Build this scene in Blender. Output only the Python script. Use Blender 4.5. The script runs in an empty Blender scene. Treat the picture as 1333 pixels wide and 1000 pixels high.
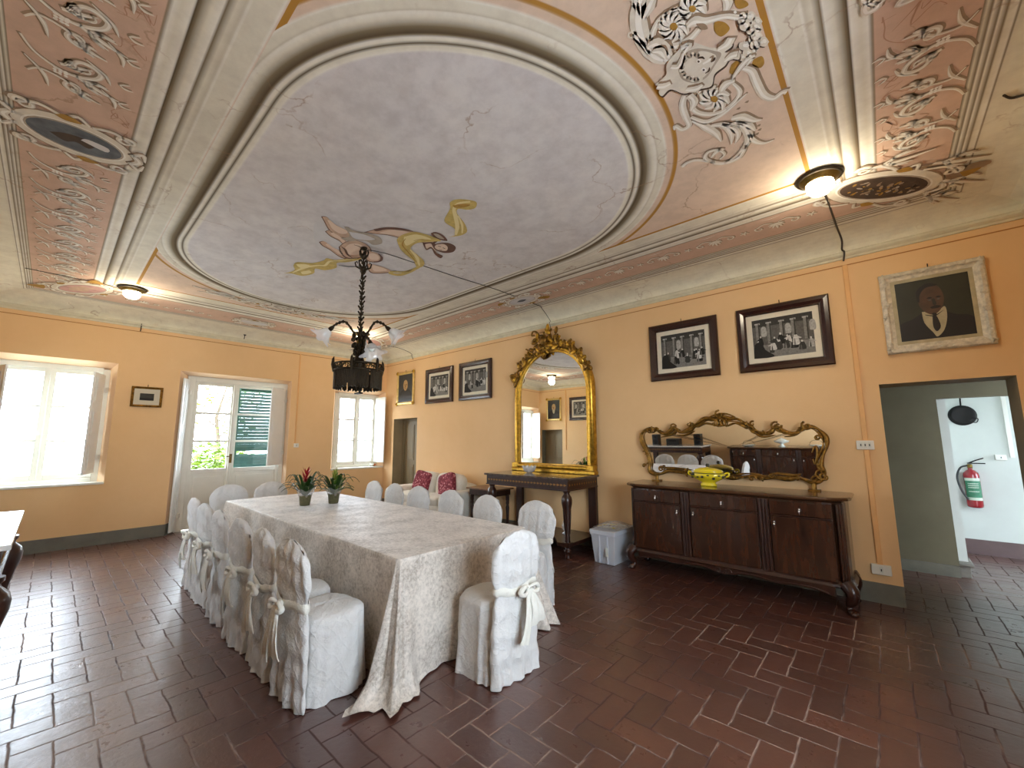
import bpy, math, random
from mathutils import Vector, Matrix
from math import sin, cos, pi, sqrt, atan2, radians, exp
S = bpy.context.scene
C = S.collection
# ------------------------------------------------------------------ camera
FPX = 534.587; YAW = radians(41.86333); PITCH = radians(7.66743); ROLL = radians(-0.27007)
CAM = Vector((8.68678, -5.21427, 1.5))
FW = Vector((-sin(YAW)*cos(PITCH), cos(YAW)*cos(PITCH), sin(PITCH)))
R0 = Vector((cos(YAW), sin(YAW), 0)); U0 = R0.cross(FW)
RT = cos(ROLL)*R0 + sin(ROLL)*U0; UP = -sin(ROLL)*R0 + cos(ROLL)*U0
def on(x, y, ax, val):
    """the point of the plane axis=val that the survey picture shows at pixel (x, y)"""
    d = FW + RT*((x-666.5)/FPX) - UP*((y-500)/FPX)
    t = (val-CAM[ax])/d[ax]
    return CAM + d*t
cd = bpy.data.cameras.new('camera'); cam = bpy.data.objects.new('camera', cd); C.objects.link(cam)
cd.sensor_width = 36; cd.sensor_fit = 'HORIZONTAL'; cd.lens = FPX/1333*36; cd.clip_start = .05; cd.clip_end = 200
m = Matrix((RT, UP, -FW)).transposed().to_4x4(); m.translation = CAM; cam.matrix_world = m
S.camera = cam
# ------------------------------------------------------------------ materials
def lin(r, g, b):
    f = lambda c: (c/255/12.92) if c <= 10 else ((c/255+.055)/1.055)**2.4
    return (f(r), f(g), f(b), 1)
def newmat(name):
    m = bpy.data.materials.new(name); m.use_nodes = True
    nt = m.node_tree; b = nt.nodes['Principled BSDF']
    return m, nt, b
def N(nt, t, **k):
    n = nt.nodes.new(t)
    for a, v in k.items(): setattr(n, a, v)
    return n
def mt(nt, op, a, b=None, c=None, clamp=False):
    n = nt.nodes.new('ShaderNodeMath'); n.operation = op; n.use_clamp = clamp
    for i, v in enumerate((a, b, c)):
        if v is None: continue
        if isinstance(v, (int, float)): n.inputs[i].default_value = v
        else: nt.links.new(v, n.inputs[i])
    return n.outputs[0]
def noise(nt, vec, scale, detail=4, rough=.55, dist=0):
    n = nt.nodes.new('ShaderNodeTexNoise'); n.inputs['Scale'].default_value = scale
    n.inputs['Detail'].default_value = detail; n.inputs['Roughness'].default_value = rough
    n.inputs['Distortion'].default_value = dist
    if vec is not None: nt.links.new(vec, n.inputs['Vector'])
    return n.outputs['Fac']
def ramp(nt, fac, stops, interp='LINEAR'):
    n = nt.nodes.new('ShaderNodeValToRGB'); cr = n.color_ramp; cr.interpolation = interp
    while len(cr.elements) < len(stops): cr.elements.new(.5)
    for e, (p, c) in zip(cr.elements, stops):
        e.position = p; e.color = c if len(c) == 4 else (*c, 1)
    nt.links.new(fac, n.inputs[0]); return n.outputs[0]
def mixc(nt, fac, a, b, blend='MIX'):
    n = nt.nodes.new('ShaderNodeMix'); n.data_type = 'RGBA'; n.blend_type = blend
    for i, v in ((0, fac), (6, a), (7, b)):
        if isinstance(v, (int, float)): n.inputs[i].default_value = v
        elif isinstance(v, tuple): n.inputs[i].default_value = v
        else: nt.links.new(v, n.inputs[i])
    return n.outputs[2]
def bump(nt, b, h, strength=.3, dist=.01):
    n = nt.nodes.new('ShaderNodeBump'); n.inputs['Strength'].default_value = strength
    n.inputs['Distance'].default_value = dist
    nt.links.new(h, n.inputs['Height']); nt.links.new(n.outputs[0], b.inputs['Normal'])
def objco(nt, which='Object'):
    return N(nt, 'ShaderNodeTexCoord').outputs[which]
def mat(name, col, rough=.6, metal=0, var=.0, vscale=6, bmp=0, bscale=30, bdist=.005, stretch=None, sheen=0, coat=0, col2=None, spec=.5):
    m, nt, b = newmat(name)
    b.inputs['Roughness'].default_value = rough; b.inputs['Metallic'].default_value = metal
    b.inputs['Specular IOR Level'].default_value = spec
    b.inputs['Base Color'].default_value = col
    if sheen: b.inputs['Sheen Weight'].default_value = sheen
    if coat: b.inputs['Coat Weight'].default_value = coat; b.inputs['Coat Roughness'].default_value = .15
    co = objco(nt)
    if stretch:
        mp = N(nt, 'ShaderNodeMapping'); mp.inputs['Scale'].default_value = stretch
        nt.links.new(co, mp.inputs[0]); co = mp.outputs[0]
    if var or col2:
        f = noise(nt, co, vscale, 5, .6)
        c2 = col2 or tuple(min(1, c*(1-var)) for c in col[:3])+(1,)
        c1 = col if col2 else tuple(min(1, c*(1+var*.6)) for c in col[:3])+(1,)
        o = ramp(nt, f, [(.3, c2), (.7, c1)]); nt.links.new(o, b.inputs['Base Color'])
    if bmp: bump(nt, b, noise(nt, co, bscale, 4), bmp, bdist)
    return m
def emit(name, col, st):
    m, nt, b = newmat(name); b.inputs['Emission Color'].default_value = col
    b.inputs['Emission Strength'].default_value = st; b.inputs['Base Color'].default_value = col
    return m
def thin_glass(name, tint=(1, 1, 1, 1), refl=.06, rough=.02, frost=0.0, fcol=(.9, .9, .9, 1)):
    m = bpy.data.materials.new(name); m.use_nodes = True; nt = m.node_tree; nt.nodes.clear()
    out = N(nt, 'ShaderNodeOutputMaterial'); tr = N(nt, 'ShaderNodeBsdfTransparent'); tr.inputs[0].default_value = tint
    gl = N(nt, 'ShaderNodeBsdfGlossy'); gl.inputs['Roughness'].default_value = rough
    ge = N(nt, 'ShaderNodeNewGeometry'); vd = N(nt, 'ShaderNodeVectorMath', operation='DOT_PRODUCT')
    nt.links.new(ge.outputs['Normal'], vd.inputs[0]); nt.links.new(ge.outputs['Incoming'], vd.inputs[1])
    f = mt(nt, 'MULTIPLY_ADD', mt(nt, 'POWER', mt(nt, 'SUBTRACT', 1, mt(nt, 'ABSOLUTE', vd.outputs['Value'])), 5), .6, refl, True)
    mx = N(nt, 'ShaderNodeMixShader'); nt.links.new(f, mx.inputs[0]); nt.links.new(tr.outputs[0], mx.inputs[1]); nt.links.new(gl.outputs[0], mx.inputs[2])
    o = mx.outputs[0]
    if frost:
        df = N(nt, 'ShaderNodeBsdfDiffuse'); df.inputs[0].default_value = fcol
        m2 = N(nt, 'ShaderNodeMixShader'); m2.inputs[0].default_value = frost
        nt.links.new(o, m2.inputs[1]); nt.links.new(df.outputs[0], m2.inputs[2]); o = m2.outputs[0]
    nt.links.new(o, out.inputs[0]); return m
# walls -------------------------------------------------------------
def wall_paint(name, c1, c2):
    m, nt, b = newmat(name); co = objco(nt)
    f = noise(nt, co, .9, 6, .6); g = noise(nt, co, 14, 4, .6)
    o = ramp(nt, f, [(.3, c2), (.7, c1)])
    o = mixc(nt, mt(nt, 'MULTIPLY', g, .18), o, tuple(c*.86 for c in c2[:3])+(1,))
    nt.links.new(o, b.inputs['Base Color']); b.inputs['Roughness'].default_value = .8
    bump(nt, b, noise(nt, co, 60, 4), .25, .004); return m
M = {}
M['wall'] = wall_paint('peach_wall_paint', lin(236, 198, 148), lin(228, 188, 136))
M['reveal'] = wall_paint('pale_reveal_paint', lin(246, 214, 178), lin(242, 206, 166))
M['skirt'] = mat('grey_skirting_paint', lin(112, 110, 98), .6, var=.25, vscale=5, bmp=.2)
M['corridor'] = mat('corridor_plaster', lin(112, 106, 84), .85, var=.1, vscale=3)
M['niche'] = mat('jamb_plaster', lin(150, 132, 100), .8, var=.1)
M['white_plaster'] = mat('white_plaster', lin(206, 210, 204), .8, var=.06, vscale=2)
M['brown_skirt'] = mat('brown_skirting', lin(96, 74, 72), .5, var=.15)
M['stone'] = mat('grey_stone', lin(120, 116, 108), .6, var=.25, vscale=12, bmp=.3)
M['white_wood'] = mat('white_painted_wood', lin(226, 224, 212), .45, var=.05, vscale=4)
M['shutter_white'] = mat('white_shutter_paint', lin(236, 238, 236), .4, var=.03)
M['green'] = mat('green_louvre_paint', lin(36, 76, 66), .45, var=.2, vscale=8)
M['green_lit'] = mat('green_louvre_paint_lit', lin(60, 100, 88), .45, var=.2, vscale=8)  # lit copy of the louvre green, the light is in the colour
M['door_olive'] = mat('olive_brown_door_paint', lin(134, 118, 88), .5, var=.12, vscale=3, stretch=(6, 6, 1))
M['wood_dark'] = mat('dark_walnut', lin(52, 25, 15), .32, var=.5, vscale=5, stretch=(3, 3, .8), bmp=.08, bscale=40, coat=.35)
M['wood_frame'] = mat('mahogany_frame', lin(48, 20, 13), .25, var=.45, vscale=9, coat=.5)
M['wood_mid'] = mat('side_table_wood', lin(118, 80, 52), .35, var=.4, vscale=6, stretch=(3, 1, 3), coat=.2)
M['veneer'] = mat('mahogany_veneer', lin(60, 32, 18), .25, var=.6, vscale=3.5, stretch=(4, 4, .7), coat=.5)
M['wood_top'] = mat('polished_walnut_top', lin(78, 50, 30), .22, var=.35, vscale=6, stretch=(.8, 5, 5), coat=.5)
M['marble_dark'] = mat('grey_brown_marble', lin(88, 74, 66), .15, var=.6, vscale=14, coat=.4)
M['marble_white'] = mat('white_marble', lin(215, 215, 212), .15, var=.15, vscale=5, coat=.4)
M['inlay'] = mat('brass_inlay', lin(150, 110, 60), .4, .6)
M['gilt'] = mat('bright_gilding', lin(206, 160, 60), .3, .85, var=.45, vscale=22, bmp=.35, bscale=60)
M['gilt_dark'] = mat('antique_gilding', lin(140, 102, 42), .38, .8, var=.65, vscale=26, bmp=.4, bscale=70)
M['gilt_pale'] = mat('pale_gilding', lin(226, 196, 124), .35, .65, var=.25, vscale=20, bmp=.25)
M['bronze'] = mat('dark_bronze', lin(52, 42, 28), .45, .75, var=.5, vscale=40, bmp=.4, bscale=90)
M['brass'] = mat('aged_brass', lin(120, 98, 50), .35, .9, var=.4, vscale=30)
M['iron'] = mat('dark_iron', lin(28, 26, 24), .5, .6, var=.3)
M['chrome'] = mat('bright_metal', lin(215, 215, 215), .2, 1)
M['white_plastic'] = mat('white_plastic', lin(226, 224, 214), .4)
M['conduit'] = mat('peach_painted_conduit', lin(232, 180, 118), .6, var=.08)
M['line'] = mat('brown_painted_line', lin(172, 112, 56), .8)
M['cable'] = mat('dark_cable', lin(62, 54, 46), .6)
M['paper'] = mat('aged_print_paper', lin(222, 214, 192), .7, var=.06, vscale=12)
M['mount'] = mat('cream_mount', lin(200, 192, 170), .7)
for i, g in enumerate((22, 55, 92, 130, 170, 205)):
    M['ink%d' % i] = mat('engraving_ink_%d' % i, lin(g, g-2, max(0, g-8)), .75, var=.35, vscale=60)
M['mirror'] = mat('mirror_glass', (.86, .87, .86, 1), .015, 1)
M['fabric'] = None
def fabric(name, c1, c2, wr=.55, sc=9, crush=False):
    m, nt, b = newmat(name); co = objco(nt)
    f = noise(nt, co, sc, 5, .6, .6); g = noise(nt, co, sc*7, 3, .5)
    if crush:
        f = noise(nt, co, 42, 6, .72, .5)
        f = mt(nt, 'MULTIPLY_ADD', noise(nt, co, 5, 3), .35, mt(nt, 'MULTIPLY', f, .65))
        o = ramp(nt, f, [(.40, c2), (.5, c1), (.60, tuple(min(1, c*1.25) for c in c1[:3])+(1,))])
        b.inputs['Roughness'].default_value = .42; b.inputs['Sheen Weight'].default_value = .35; b.inputs['Sheen Roughness'].default_value = .4
        rr = ramp(nt, f, [(.35, (.7, .7, .7, 1)), (.62, (.42, .42, .42, 1))]); nt.links.new(rr, b.inputs['Roughness'])
    else:
        o = ramp(nt, f, [(.3, c2), (.7, c1)]); b.inputs['Roughness'].default_value = .85; b.inputs['Sheen Weight'].default_value = .15
        sp = N(nt, 'ShaderNodeSeparateXYZ'); nt.links.new(co, sp.inputs[0]); hx = mt(nt, 'ADD', sp.outputs[0], sp.outputs[1]); wv = mt(nt, 'MULTIPLY', noise(nt, co, 5, 3), .16)
        for sg in (1, -1):
            e = mt(nt, 'FRACT', mt(nt, 'MULTIPLY', mt(nt, 'ADD', mt(nt, 'MULTIPLY_ADD', hx, sg, sp.outputs[2]), wv), 7.5))
            ln = mt(nt, 'MULTIPLY', mt(nt, 'ABSOLUTE', mt(nt, 'SUBTRACT', e, .5)), 2)
            f = mt(nt, 'MULTIPLY_ADD', mt(nt, 'POWER', ln, 9), .10, f)
    nt.links.new(o, b.inputs['Base Color'])
    h = mt(nt, 'MULTIPLY_ADD', g, .25, f)
    bump(nt, b, h, wr, .025 if not crush else .01); return m
M['cover'] = fabric('white_chair_cover_cotton', lin(216, 216, 215), lin(202, 201, 198), .75, 7)
M['sash'] = fabric('cream_sash_satin', lin(226, 225, 216), lin(214, 212, 202), .35, 9)
M['velvet'] = fabric('crushed_taupe_velvet', lin(198, 190, 180), lin(162, 152, 140), .35, 20, True)
M['sofa'] = fabric('white_sofa_slipcover', lin(232, 228, 216), lin(214, 208, 194), .5, 8)
def cushion_mat():
    m, nt, b = newmat('red_damask_cushion'); co = objco(nt)
    v = N(nt, 'ShaderNodeTexVoronoi'); v.inputs['Scale'].default_value = 26; nt.links.new(co, v.inputs['Vector'])
    o = ramp(nt, v.outputs['Distance'], [(.15, lin(226, 186, 184)), (.3, lin(184, 92, 102)), (.6, lin(120, 40, 54))])
    nt.links.new(o, b.inputs['Base Color']); b.inputs['Roughness'].default_value = .8; return m
M['cushion'] = cushion_mat()
M['leaf'] = mat('dark_glossy_leaf', lin(40, 70, 26), .35, var=.5, vscale=20)
M['leaf2'] = mat('mid_green_leaf', lin(88, 120, 44), .35, var=.5, vscale=20)
M['red_bract'] = mat('red_bract', lin(170, 16, 36), .4, var=.4, vscale=40)
M['green_bract'] = mat('yellow_green_bract', lin(150, 160, 70), .4, var=.3, vscale=40)
M['pot'] = mat('woven_olive_pot', lin(92, 88, 58), .5, var=.4, vscale=60, bmp=.5, bscale=80)
M['glass'] = thin_glass('window_glass', refl=.02)
M['cellophane'] = thin_glass('clear_cellophane', refl=.25, rough=.15, frost=.12)
M['crystal'] = thin_glass('cut_crystal', refl=.25, rough=.05, frost=.45)
M['shade_glass'] = thin_glass('pressed_glass_shade', refl=.2, rough=.1, frost=.5)
M['box_plastic'] = thin_glass('translucent_storage_plastic', tint=(.9, .94, .98, 1), refl=.08, rough=.3, frost=.55, fcol=lin(236, 240, 248))
M['yellow'] = mat('yellow_majolica', lin(228, 206, 40), .18, coat=.4)
M['motif'] = mat('dark_painted_motif', lin(52, 50, 26), .3)
M['extinguisher'] = mat('red_extinguisher_paint', lin(140, 16, 26), .25, coat=.5)
M['black'] = mat('black_plastic', lin(20, 20, 21), .4)
M['label_green'] = mat('green_white_label', lin(60, 130, 96), .4, col2=lin(40, 100, 72), vscale=30)
M['label_pale'] = mat('pale_label_print', lin(196, 206, 190), .4)
M['china'] = mat('pale_china', lin(220, 224, 214), .2, coat=.4)
M['bulb'] = emit('lit_lamp_globe', (1, .9, .72, 1), 22)
M['bush'] = mat('yellow_green_bush_leaf', lin(110, 140, 40), .5, var=.5, vscale=3)  # yellow-green leaf colour with random variation
M['trunk'] = mat('tree_bark', lin(92, 80, 66), .8, var=.3, bmp=.4)
M['terrace'] = mat('terrace_paving', lin(188, 180, 164), .8, var=.15, vscale=2)
# painted ceiling colours
M['f_cream'] = mat('fresco_cream', lin(228, 219, 202), .85, var=.12, vscale=12)
M['f_white'] = mat('fresco_highlight', lin(244, 239, 228), .85)
M['f_shadow'] = mat('fresco_umber', lin(158, 134, 108), .85, var=.2, vscale=12)
M['f_grey'] = mat('fresco_stone_grey', lin(182, 168, 150), .85, var=.15, vscale=14)
M['f_dark'] = mat('fresco_dark_umber', lin(76, 58, 44), .85, var=.3, vscale=14)
M['f_vein'] = mat('fresco_vein', lin(184, 142, 116), .85)
M['f_gold'] = mat('fresco_ochre', lin(176, 134, 56), .85, var=.25, vscale=18)
M['f_cloth'] = mat('fresco_yellow_cloth', lin(206, 180, 104), .85, var=.25, vscale=14)
M['f_cloth2'] = mat('fresco_yellow_light', lin(234, 218, 160), .85)
M['f_skin'] = mat('fresco_skin', lin(206, 172, 146), .85, var=.2, vscale=10)
M['f_skin2'] = mat('fresco_skin_light', lin(228, 202, 180), .85)
M['f_skin3'] = mat('fresco_skin_shade', lin(110, 76, 60), .85, var=.2)
M['f_sea'] = mat('fresco_slate', lin(112, 116, 120), .85, col2=lin(78, 82, 86), vscale=12)
M['f_pinkl'] = mat('fresco_rose', lin(206, 160, 150), .85, var=.2, vscale=12)
M['f_veil'] = mat('fresco_veil', lin(214, 210, 208), .85, var=.1)
# ------------------------------------------------------------------ mesh building
class MB:
    def __init__(s): s.v = []; s.f = []; s.m = []; s.sm = []; s.mats = []; s.uv = None
    def mi(s, k):
        if k not in s.mats: s.mats.append(k)
        return s.mats.index(k)
    def add(s, vs, fs, k, smooth=False, X=None):
        o = len(s.v); i = s.mi(k)
        if X is not None: vs = [X @ Vector(p) for p in vs]
        s.v += [tuple(p) for p in vs]
        for f in fs: s.f.append(tuple(a+o for a in f)); s.m.append(i); s.sm.append(smooth)
        return s
    def box(s, x0, x1, y0, y1, z0, z1, k, X=None):
        vs = [(x, y, z) for z in (z0, z1) for y in (y0, y1) for x in (x0, x1)]
        return s.add(vs, [(0, 2, 3, 1), (4, 5, 7, 6), (0, 1, 5, 4), (2, 6, 7, 3), (0, 4, 6, 2), (1, 3, 7, 5)], k, False, X)
    def loft(s, rings, k, closed=True, caps=True, smooth=True, X=None):
        n = len(rings[0]); vs = [p for r in rings for p in r]; fs = []
        for j in range(len(rings)-1):
            for i in range(n if closed else n-1):
                a = j*n+i; b = j*n+(i+1) % n; fs.append((a, b, b+n, a+n))
        s.add(vs, fs, k, smooth, X)
        if caps and closed:
            s.add(rings[0], [tuple(range(n))[::-1]], k, False, X); s.add(rings[-1], [tuple(range(n))], k, False, X)
        return s
    def lathe(s, prof, k, n=20, c=(0, 0, 0), sx=1, sy=1, X=None, caps=True):
        rings = [[(c[0]+r*sx*cos(2*pi*i/n), c[1]+r*sy*sin(2*pi*i/n), c[2]+z) for i in range(n)] for r, z in prof]
        return s.loft(rings, k, True, caps, True, X)
    def tube(s, pts, r, k, n=8, caps=True, X=None, flat=1):
        P = [Vector(p) for p in pts]; rs = r if isinstance(r, (list, tuple)) else [r]*len(P)
        rings = []; up = Vector((0, 0, 1)); prev = None
        for i, p in enumerate(P):
            t = (P[min(i+1, len(P)-1)]-P[max(i-1, 0)])
            t = t.normalized() if t.length > 1e-9 else Vector((0, 0, 1))
            if prev is None:
                a = t.cross(up)
                if a.length < .05: a = t.cross(Vector((0, 1, 0)))
            else:
                a = prev - t*prev.dot(t)
                if a.length < 1e-4: a = t.cross(up)
            a.normalize(); prev = a; b = t.cross(a)
            rings.append([p+(a*cos(2*pi*j/n)+b*sin(2*pi*j/n)*flat)*rs[i] for j in range(n)])
        return s.loft(rings, k, True, caps, True, X)
    def ell(s, c, r, k, X=None, n=10, R=None):
        rings = []
        for j in range(1, n//2+2):
            a = pi*j/(n//2+2); q = []
            for i in range(n):
                p = Vector((r[0]*sin(a)*cos(2*pi*i/n), r[1]*sin(a)*sin(2*pi*i/n), r[2]*cos(a)))
                if R is not None: p = R @ p
                q.append(p+Vector(c))
            rings.append(q[::-1])
        return s.loft(rings, k, True, True, True, X)
    def poly(s, pts, k, X=None): return s.add(pts, [tuple(range(len(pts)))], k, False, X)
    def slab(s, pts, y0, y1, k, X=None, axis=1):
        """prism of an outline (a, b) between two values on the remaining axis"""
        def P(p, d): return (p[0], d, p[1]) if axis == 1 else ((p[0], p[1], d) if axis == 2 else (d, p[0], p[1]))
        n = len(pts); vs = [P(p, y0) for p in pts]+[P(p, y1) for p in pts]
        fs = [tuple(range(n)), tuple(range(2*n-1, n-1, -1))]+[(i, i+n, (i+1) % n+n, (i+1) % n) for i in range(n)]
        return s.add(vs, fs, k, False, X)
    def build(s, name, parent=None, bevel=0, seg=2, recalc=True):
        me = bpy.data.meshes.new(name); me.from_pydata(s.v, [], s.f)
        for k in s.mats: me.materials.append(M[k])
        me.polygons.foreach_set('material_index', s.m); me.polygons.foreach_set('use_smooth', s.sm)
        if recalc:
            import bmesh
            b = bmesh.new(); b.from_mesh(me); bmesh.ops.recalc_face_normals(b, faces=b.faces); b.to_mesh(me); b.free()
        me.update()
        o = bpy.data.objects.new(name, me); C.objects.link(o)
        if parent: o.parent = parent
        if bevel:
            q = o.modifiers.new('bevel', 'BEVEL'); q.width = bevel; q.segments = seg; q.limit_method = 'ANGLE'; q.angle_limit = radians(40)
        return o
def tag(o, label, cat, group=None):
    o['label'] = label; o['category'] = cat
    if group: o['group'] = group
    return o
def thing(name, label, cat, loc=(0, 0, 0), rz=0, group=None, rx=0):
    o = bpy.data.objects.new(name, None); C.objects.link(o); o.location = loc; o.rotation_euler = (rx, 0, rz)
    o.empty_display_size = .1
    return tag(o, label, cat, group)
def structure(o, label=None):
    o['kind'] = 'structure'
    if label: o['label'] = label
    return o
def sempty(name, loc=(0, 0, 0)):
    o = bpy.data.objects.new(name, None); C.objects.link(o); o.location = loc; o['kind'] = 'structure'; return o
def dup(root, loc, rz, label, group=None):
    r = root.copy(); C.objects.link(r); r.location = loc; r.rotation_euler = (root.rotation_euler[0], 0, rz); r['label'] = label
    if group: r['group'] = group
    for ch in list(root.children):
        c = ch.copy(); C.objects.link(c); c.parent = r
        for g in list(ch.children):
            d = g.copy(); C.objects.link(d); d.parent = c
    return r
def sampc(pts, n=6):
    """Catmull-Rom through the points"""
    P = [Vector(p) for p in pts]; out = []
    for i in range(len(P)-1):
        a = P[max(i-1, 0)]; b = P[i]; c = P[i+1]; d = P[min(i+2, len(P)-1)]
        for j in range(n):
            t = j/n
            out.append(.5*((2*b)+(c-a)*t+(2*a-5*b+4*c-d)*t*t+(3*b-a-3*c+d)*t**3))
    out.append(P[-1]); return out
# ------------------------------------------------------------------ room shell
LX, LY, ZC, ZW = 9.75, -6.0, 3.5, 3.5
def wall(name, fn, u0, u1, z0, z1, holes, D, k, kr):
    """fn(u, z, depth)->xyz ; hole = (u0,u1,z0,z1, back u0,u1,z0,z1)"""
    mb = MB()
    for side, off in ((0, 0), (1, 4)):
        us = sorted({u0, u1, *[h[off] for h in holes], *[h[off+1] for h in holes]})
        zs = sorted({z0, z1, *[h[off+2] for h in holes], *[h[off+3] for h in holes]})
        d = D*side
        for i in range(len(us)-1):
            for j in range(len(zs)-1):
                cu = (us[i]+us[i+1])/2; cz = (zs[j]+zs[j+1])/2
                if any(h[off] < cu < h[off+1] and h[off+2] < cz < h[off+3] for h in holes): continue
                mb.add([fn(us[i], zs[j], d), fn(us[i+1], zs[j], d), fn(us[i+1], zs[j+1], d), fn(us[i], zs[j+1], d)], [(0, 1, 2, 3)], k)
    for h in holes:
        a = [(h[0], h[2]), (h[1], h[2]), (h[1], h[3]), (h[0], h[3])]; b = [(h[4], h[6]), (h[5], h[6]), (h[5], h[7]), (h[4], h[7])]
        for i in range(4):
            j = (i+1) % 4
            if a[i][1] == 0 and a[j][1] == 0: continue
            mb.add([fn(*a[i], 0), fn(*a[j], 0), fn(*b[j], D), fn(*b[i], D)], [(0, 1, 2, 3)], kr)
    for p, q in (((u1, z0), (u1, z1)), ((u1, z1), (u0, z1)), ((u0, z1), (u0, z0))):
        mb.add([fn(*p, 0), fn(*q, 0), fn(*q, D), fn(*p, D)], [(0, 1, 2, 3)], k)
    return structure(mb.build(name, recalc=False))
W1 = (-5.96, -4.62, .9, 2.69, -5.88, -4.71, .9, 2.6)
W2 = (-1.23, -.012, .9, 2.62, -1.1, -.1, .9, 2.53)
DR = (-3.86, -2.1, 0, 2.67, -3.69, -2.12, 0, 2.6)
wall('wall_left', lambda u, z, d: (-d, u, z), LY-.3, .3, 0, ZW, [W1, W2, DR], .25, 'wall', 'reveal')
BD = (8.7, 9.54, 0, 2.0, 8.7, 9.54, 0, 2.0); ND = (.38, 1.28, 0, 1.97, .38, 1.28, 0, 1.97)
wall('wall_right', lambda u, z, d: (u, d, z), -.25, LX+.3, 0, ZW, [BD, ND], .4, 'wall', 'niche')
BW = (-5.1, -2.7, .7, 2.7, -5.0, -2.8, .7, 2.65); BW2 = (-2.0, -.7, .9, 2.6, -1.9, -.8, .9, 2.55)
wall('wall_back', lambda u, z, d: (LX+d, u, z), LY-.3, 0, 0, ZW, [BW], .3, 'wall', 'reveal')
SD = (.12, .95, 0, 1.95, .12, .95, 0, 1.95)
SW = (2.6, 3.6, .9, 2.6, 2.65, 3.55, .9, 2.55)
wall('wall_front', lambda u, z, d: (u, LY-d, z), -.25, LX+.3, 0, ZW, [SD, SW], .3, 'wall', 'corridor')
# floor ----------------------------------------------------------------
def floor_mat():
    m, nt, b = newmat('waxed_terracotta_herringbone'); geo = N(nt, 'ShaderNodeNewGeometry').outputs['Position']
    sp = N(nt, 'ShaderNodeSeparateXYZ')
    wob = N(nt, 'ShaderNodeTexNoise'); wob.inputs['Scale'].default_value = 7; wob.inputs['Detail'].default_value = 2
    nt.links.new(geo, wob.inputs['Vector'])
    va = N(nt, 'ShaderNodeVectorMath', operation='MULTIPLY_ADD')
    nt.links.new(wob.outputs['Color'], va.inputs[0]); va.inputs[1].default_value = (.02, .02, 0); nt.links.new(geo, va.inputs[2])
    nt.links.new(va.outputs[0], sp.inputs[0])
    s = 1/.148
    px = mt(nt, 'MULTIPLY', sp.outputs[0], s); py = mt(nt, 'MULTIPLY', sp.outputs[1], s)
    px = mt(nt, 'ADD', px, 400.3); py = mt(nt, 'ADD', py, 400.1)
    i = mt(nt, 'FLOOR', px); j = mt(nt, 'FLOOR', py); fx = mt(nt, 'SUBTRACT', px, i); fy = mt(nt, 'SUBTRACT', py, j)
    k = mt(nt, 'FLOORED_MODULO', mt(nt, 'SUBTRACT', i, j), 4)
    eq = lambda v: mt(nt, 'COMPARE', k, v, .1)
    e1, e2, e3 = eq(1), eq(2), eq(3); V = mt(nt, 'ADD', e2, e3)
    uh = mt(nt, 'ADD', fx, e1); vv = mt(nt, 'ADD', fy, e2)
    lo = mt(nt, 'MULTIPLY_ADD', V, mt(nt, 'SUBTRACT', vv, uh), uh)
    sh = mt(nt, 'MULTIPLY_ADD', V, mt(nt, 'SUBTRACT', fx, fy), fy)
    d = mt(nt, 'MINIMUM', mt(nt, 'MINIMUM', lo, mt(nt, 'SUBTRACT', 2, lo)), mt(nt, 'MINIMUM', sh, mt(nt, 'SUBTRACT', 1, sh)))
    cx = N(nt, 'ShaderNodeCombineXYZ'); nt.links.new(mt(nt, 'SUBTRACT', i, e1), cx.inputs[0])
    nt.links.new(mt(nt, 'MULTIPLY_ADD', V, .5, mt(nt, 'SUBTRACT', j, e2)), cx.inputs[1])
    wn = N(nt, 'ShaderNodeTexWhiteNoise', noise_dimensions='3D'); nt.links.new(cx.outputs[0], wn.inputs['Vector'])
    big = noise(nt, geo, .7, 3); fine = noise(nt, geo, 30, 5, .6); med = noise(nt, geo, 5, 5, .6)
    base = ramp(nt, wn.outputs['Value'], [(0, lin(66, 37, 31)), (.5, lin(80, 45, 37)), (1, lin(94, 54, 43))])
    base = mixc(nt, mt(nt, 'MULTIPLY', med, .55), base, lin(60, 34, 28))
    base = mixc(nt, mt(nt, 'MULTIPLY', fine, .25), base, lin(112, 74, 60))
    joint = ramp(nt, d, [(0, (1, 1, 1, 1)), (.018, (1, 1, 1, 1)), (.05, (0, 0, 0, 1))])
    pal = ramp(nt, mt(nt, 'MULTIPLY_ADD', big, .75, mt(nt, 'MULTIPLY', noise(nt, geo, 9, 3), .25)), [(.50, lin(54, 32, 27)), (.60, lin(166, 144, 130))])
    jm = mt(nt, 'MULTIPLY', joint, .6)
    col = mixc(nt, jm, base, pal); nt.links.new(col, b.inputs['Base Color'])
    rr = ramp(nt, mt(nt, 'ADD', mt(nt, 'MULTIPLY', med, .6), mt(nt, 'MULTIPLY', fine, .4)), [(.35, (.24, .24, .24, 1)), (.7, (.5, .5, .5, 1))])
    nt.links.new(mt(nt, 'MULTIPLY_ADD', joint, .4, rr), b.inputs['Roughness'])
    b.inputs['Specular IOR Level'].default_value = .6; nt.links.new(mt(nt, 'MULTIPLY_ADD', joint, -.8, .8), b.inputs['Coat Weight']); b.inputs['Coat Roughness'].default_value = .34
    h = ramp(nt, d, [(0, (0, 0, 0, 1)), (.05, (.85, .85, .85, 1)), (.16, (1, 1, 1, 1))])
    hh = mt(nt, 'ADD', mt(nt, 'MULTIPLY', h, .5), mt(nt, 'ADD', mt(nt, 'MULTIPLY', med, 1.2), mt(nt, 'MULTIPLY', fine, .7)))
    hh = mt(nt, 'ADD', hh, mt(nt, 'MULTIPLY', wn.outputs['Value'], .35))
    bump(nt, b, hh, .55, .006); return m
M['floor'] = floor_mat()
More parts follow.
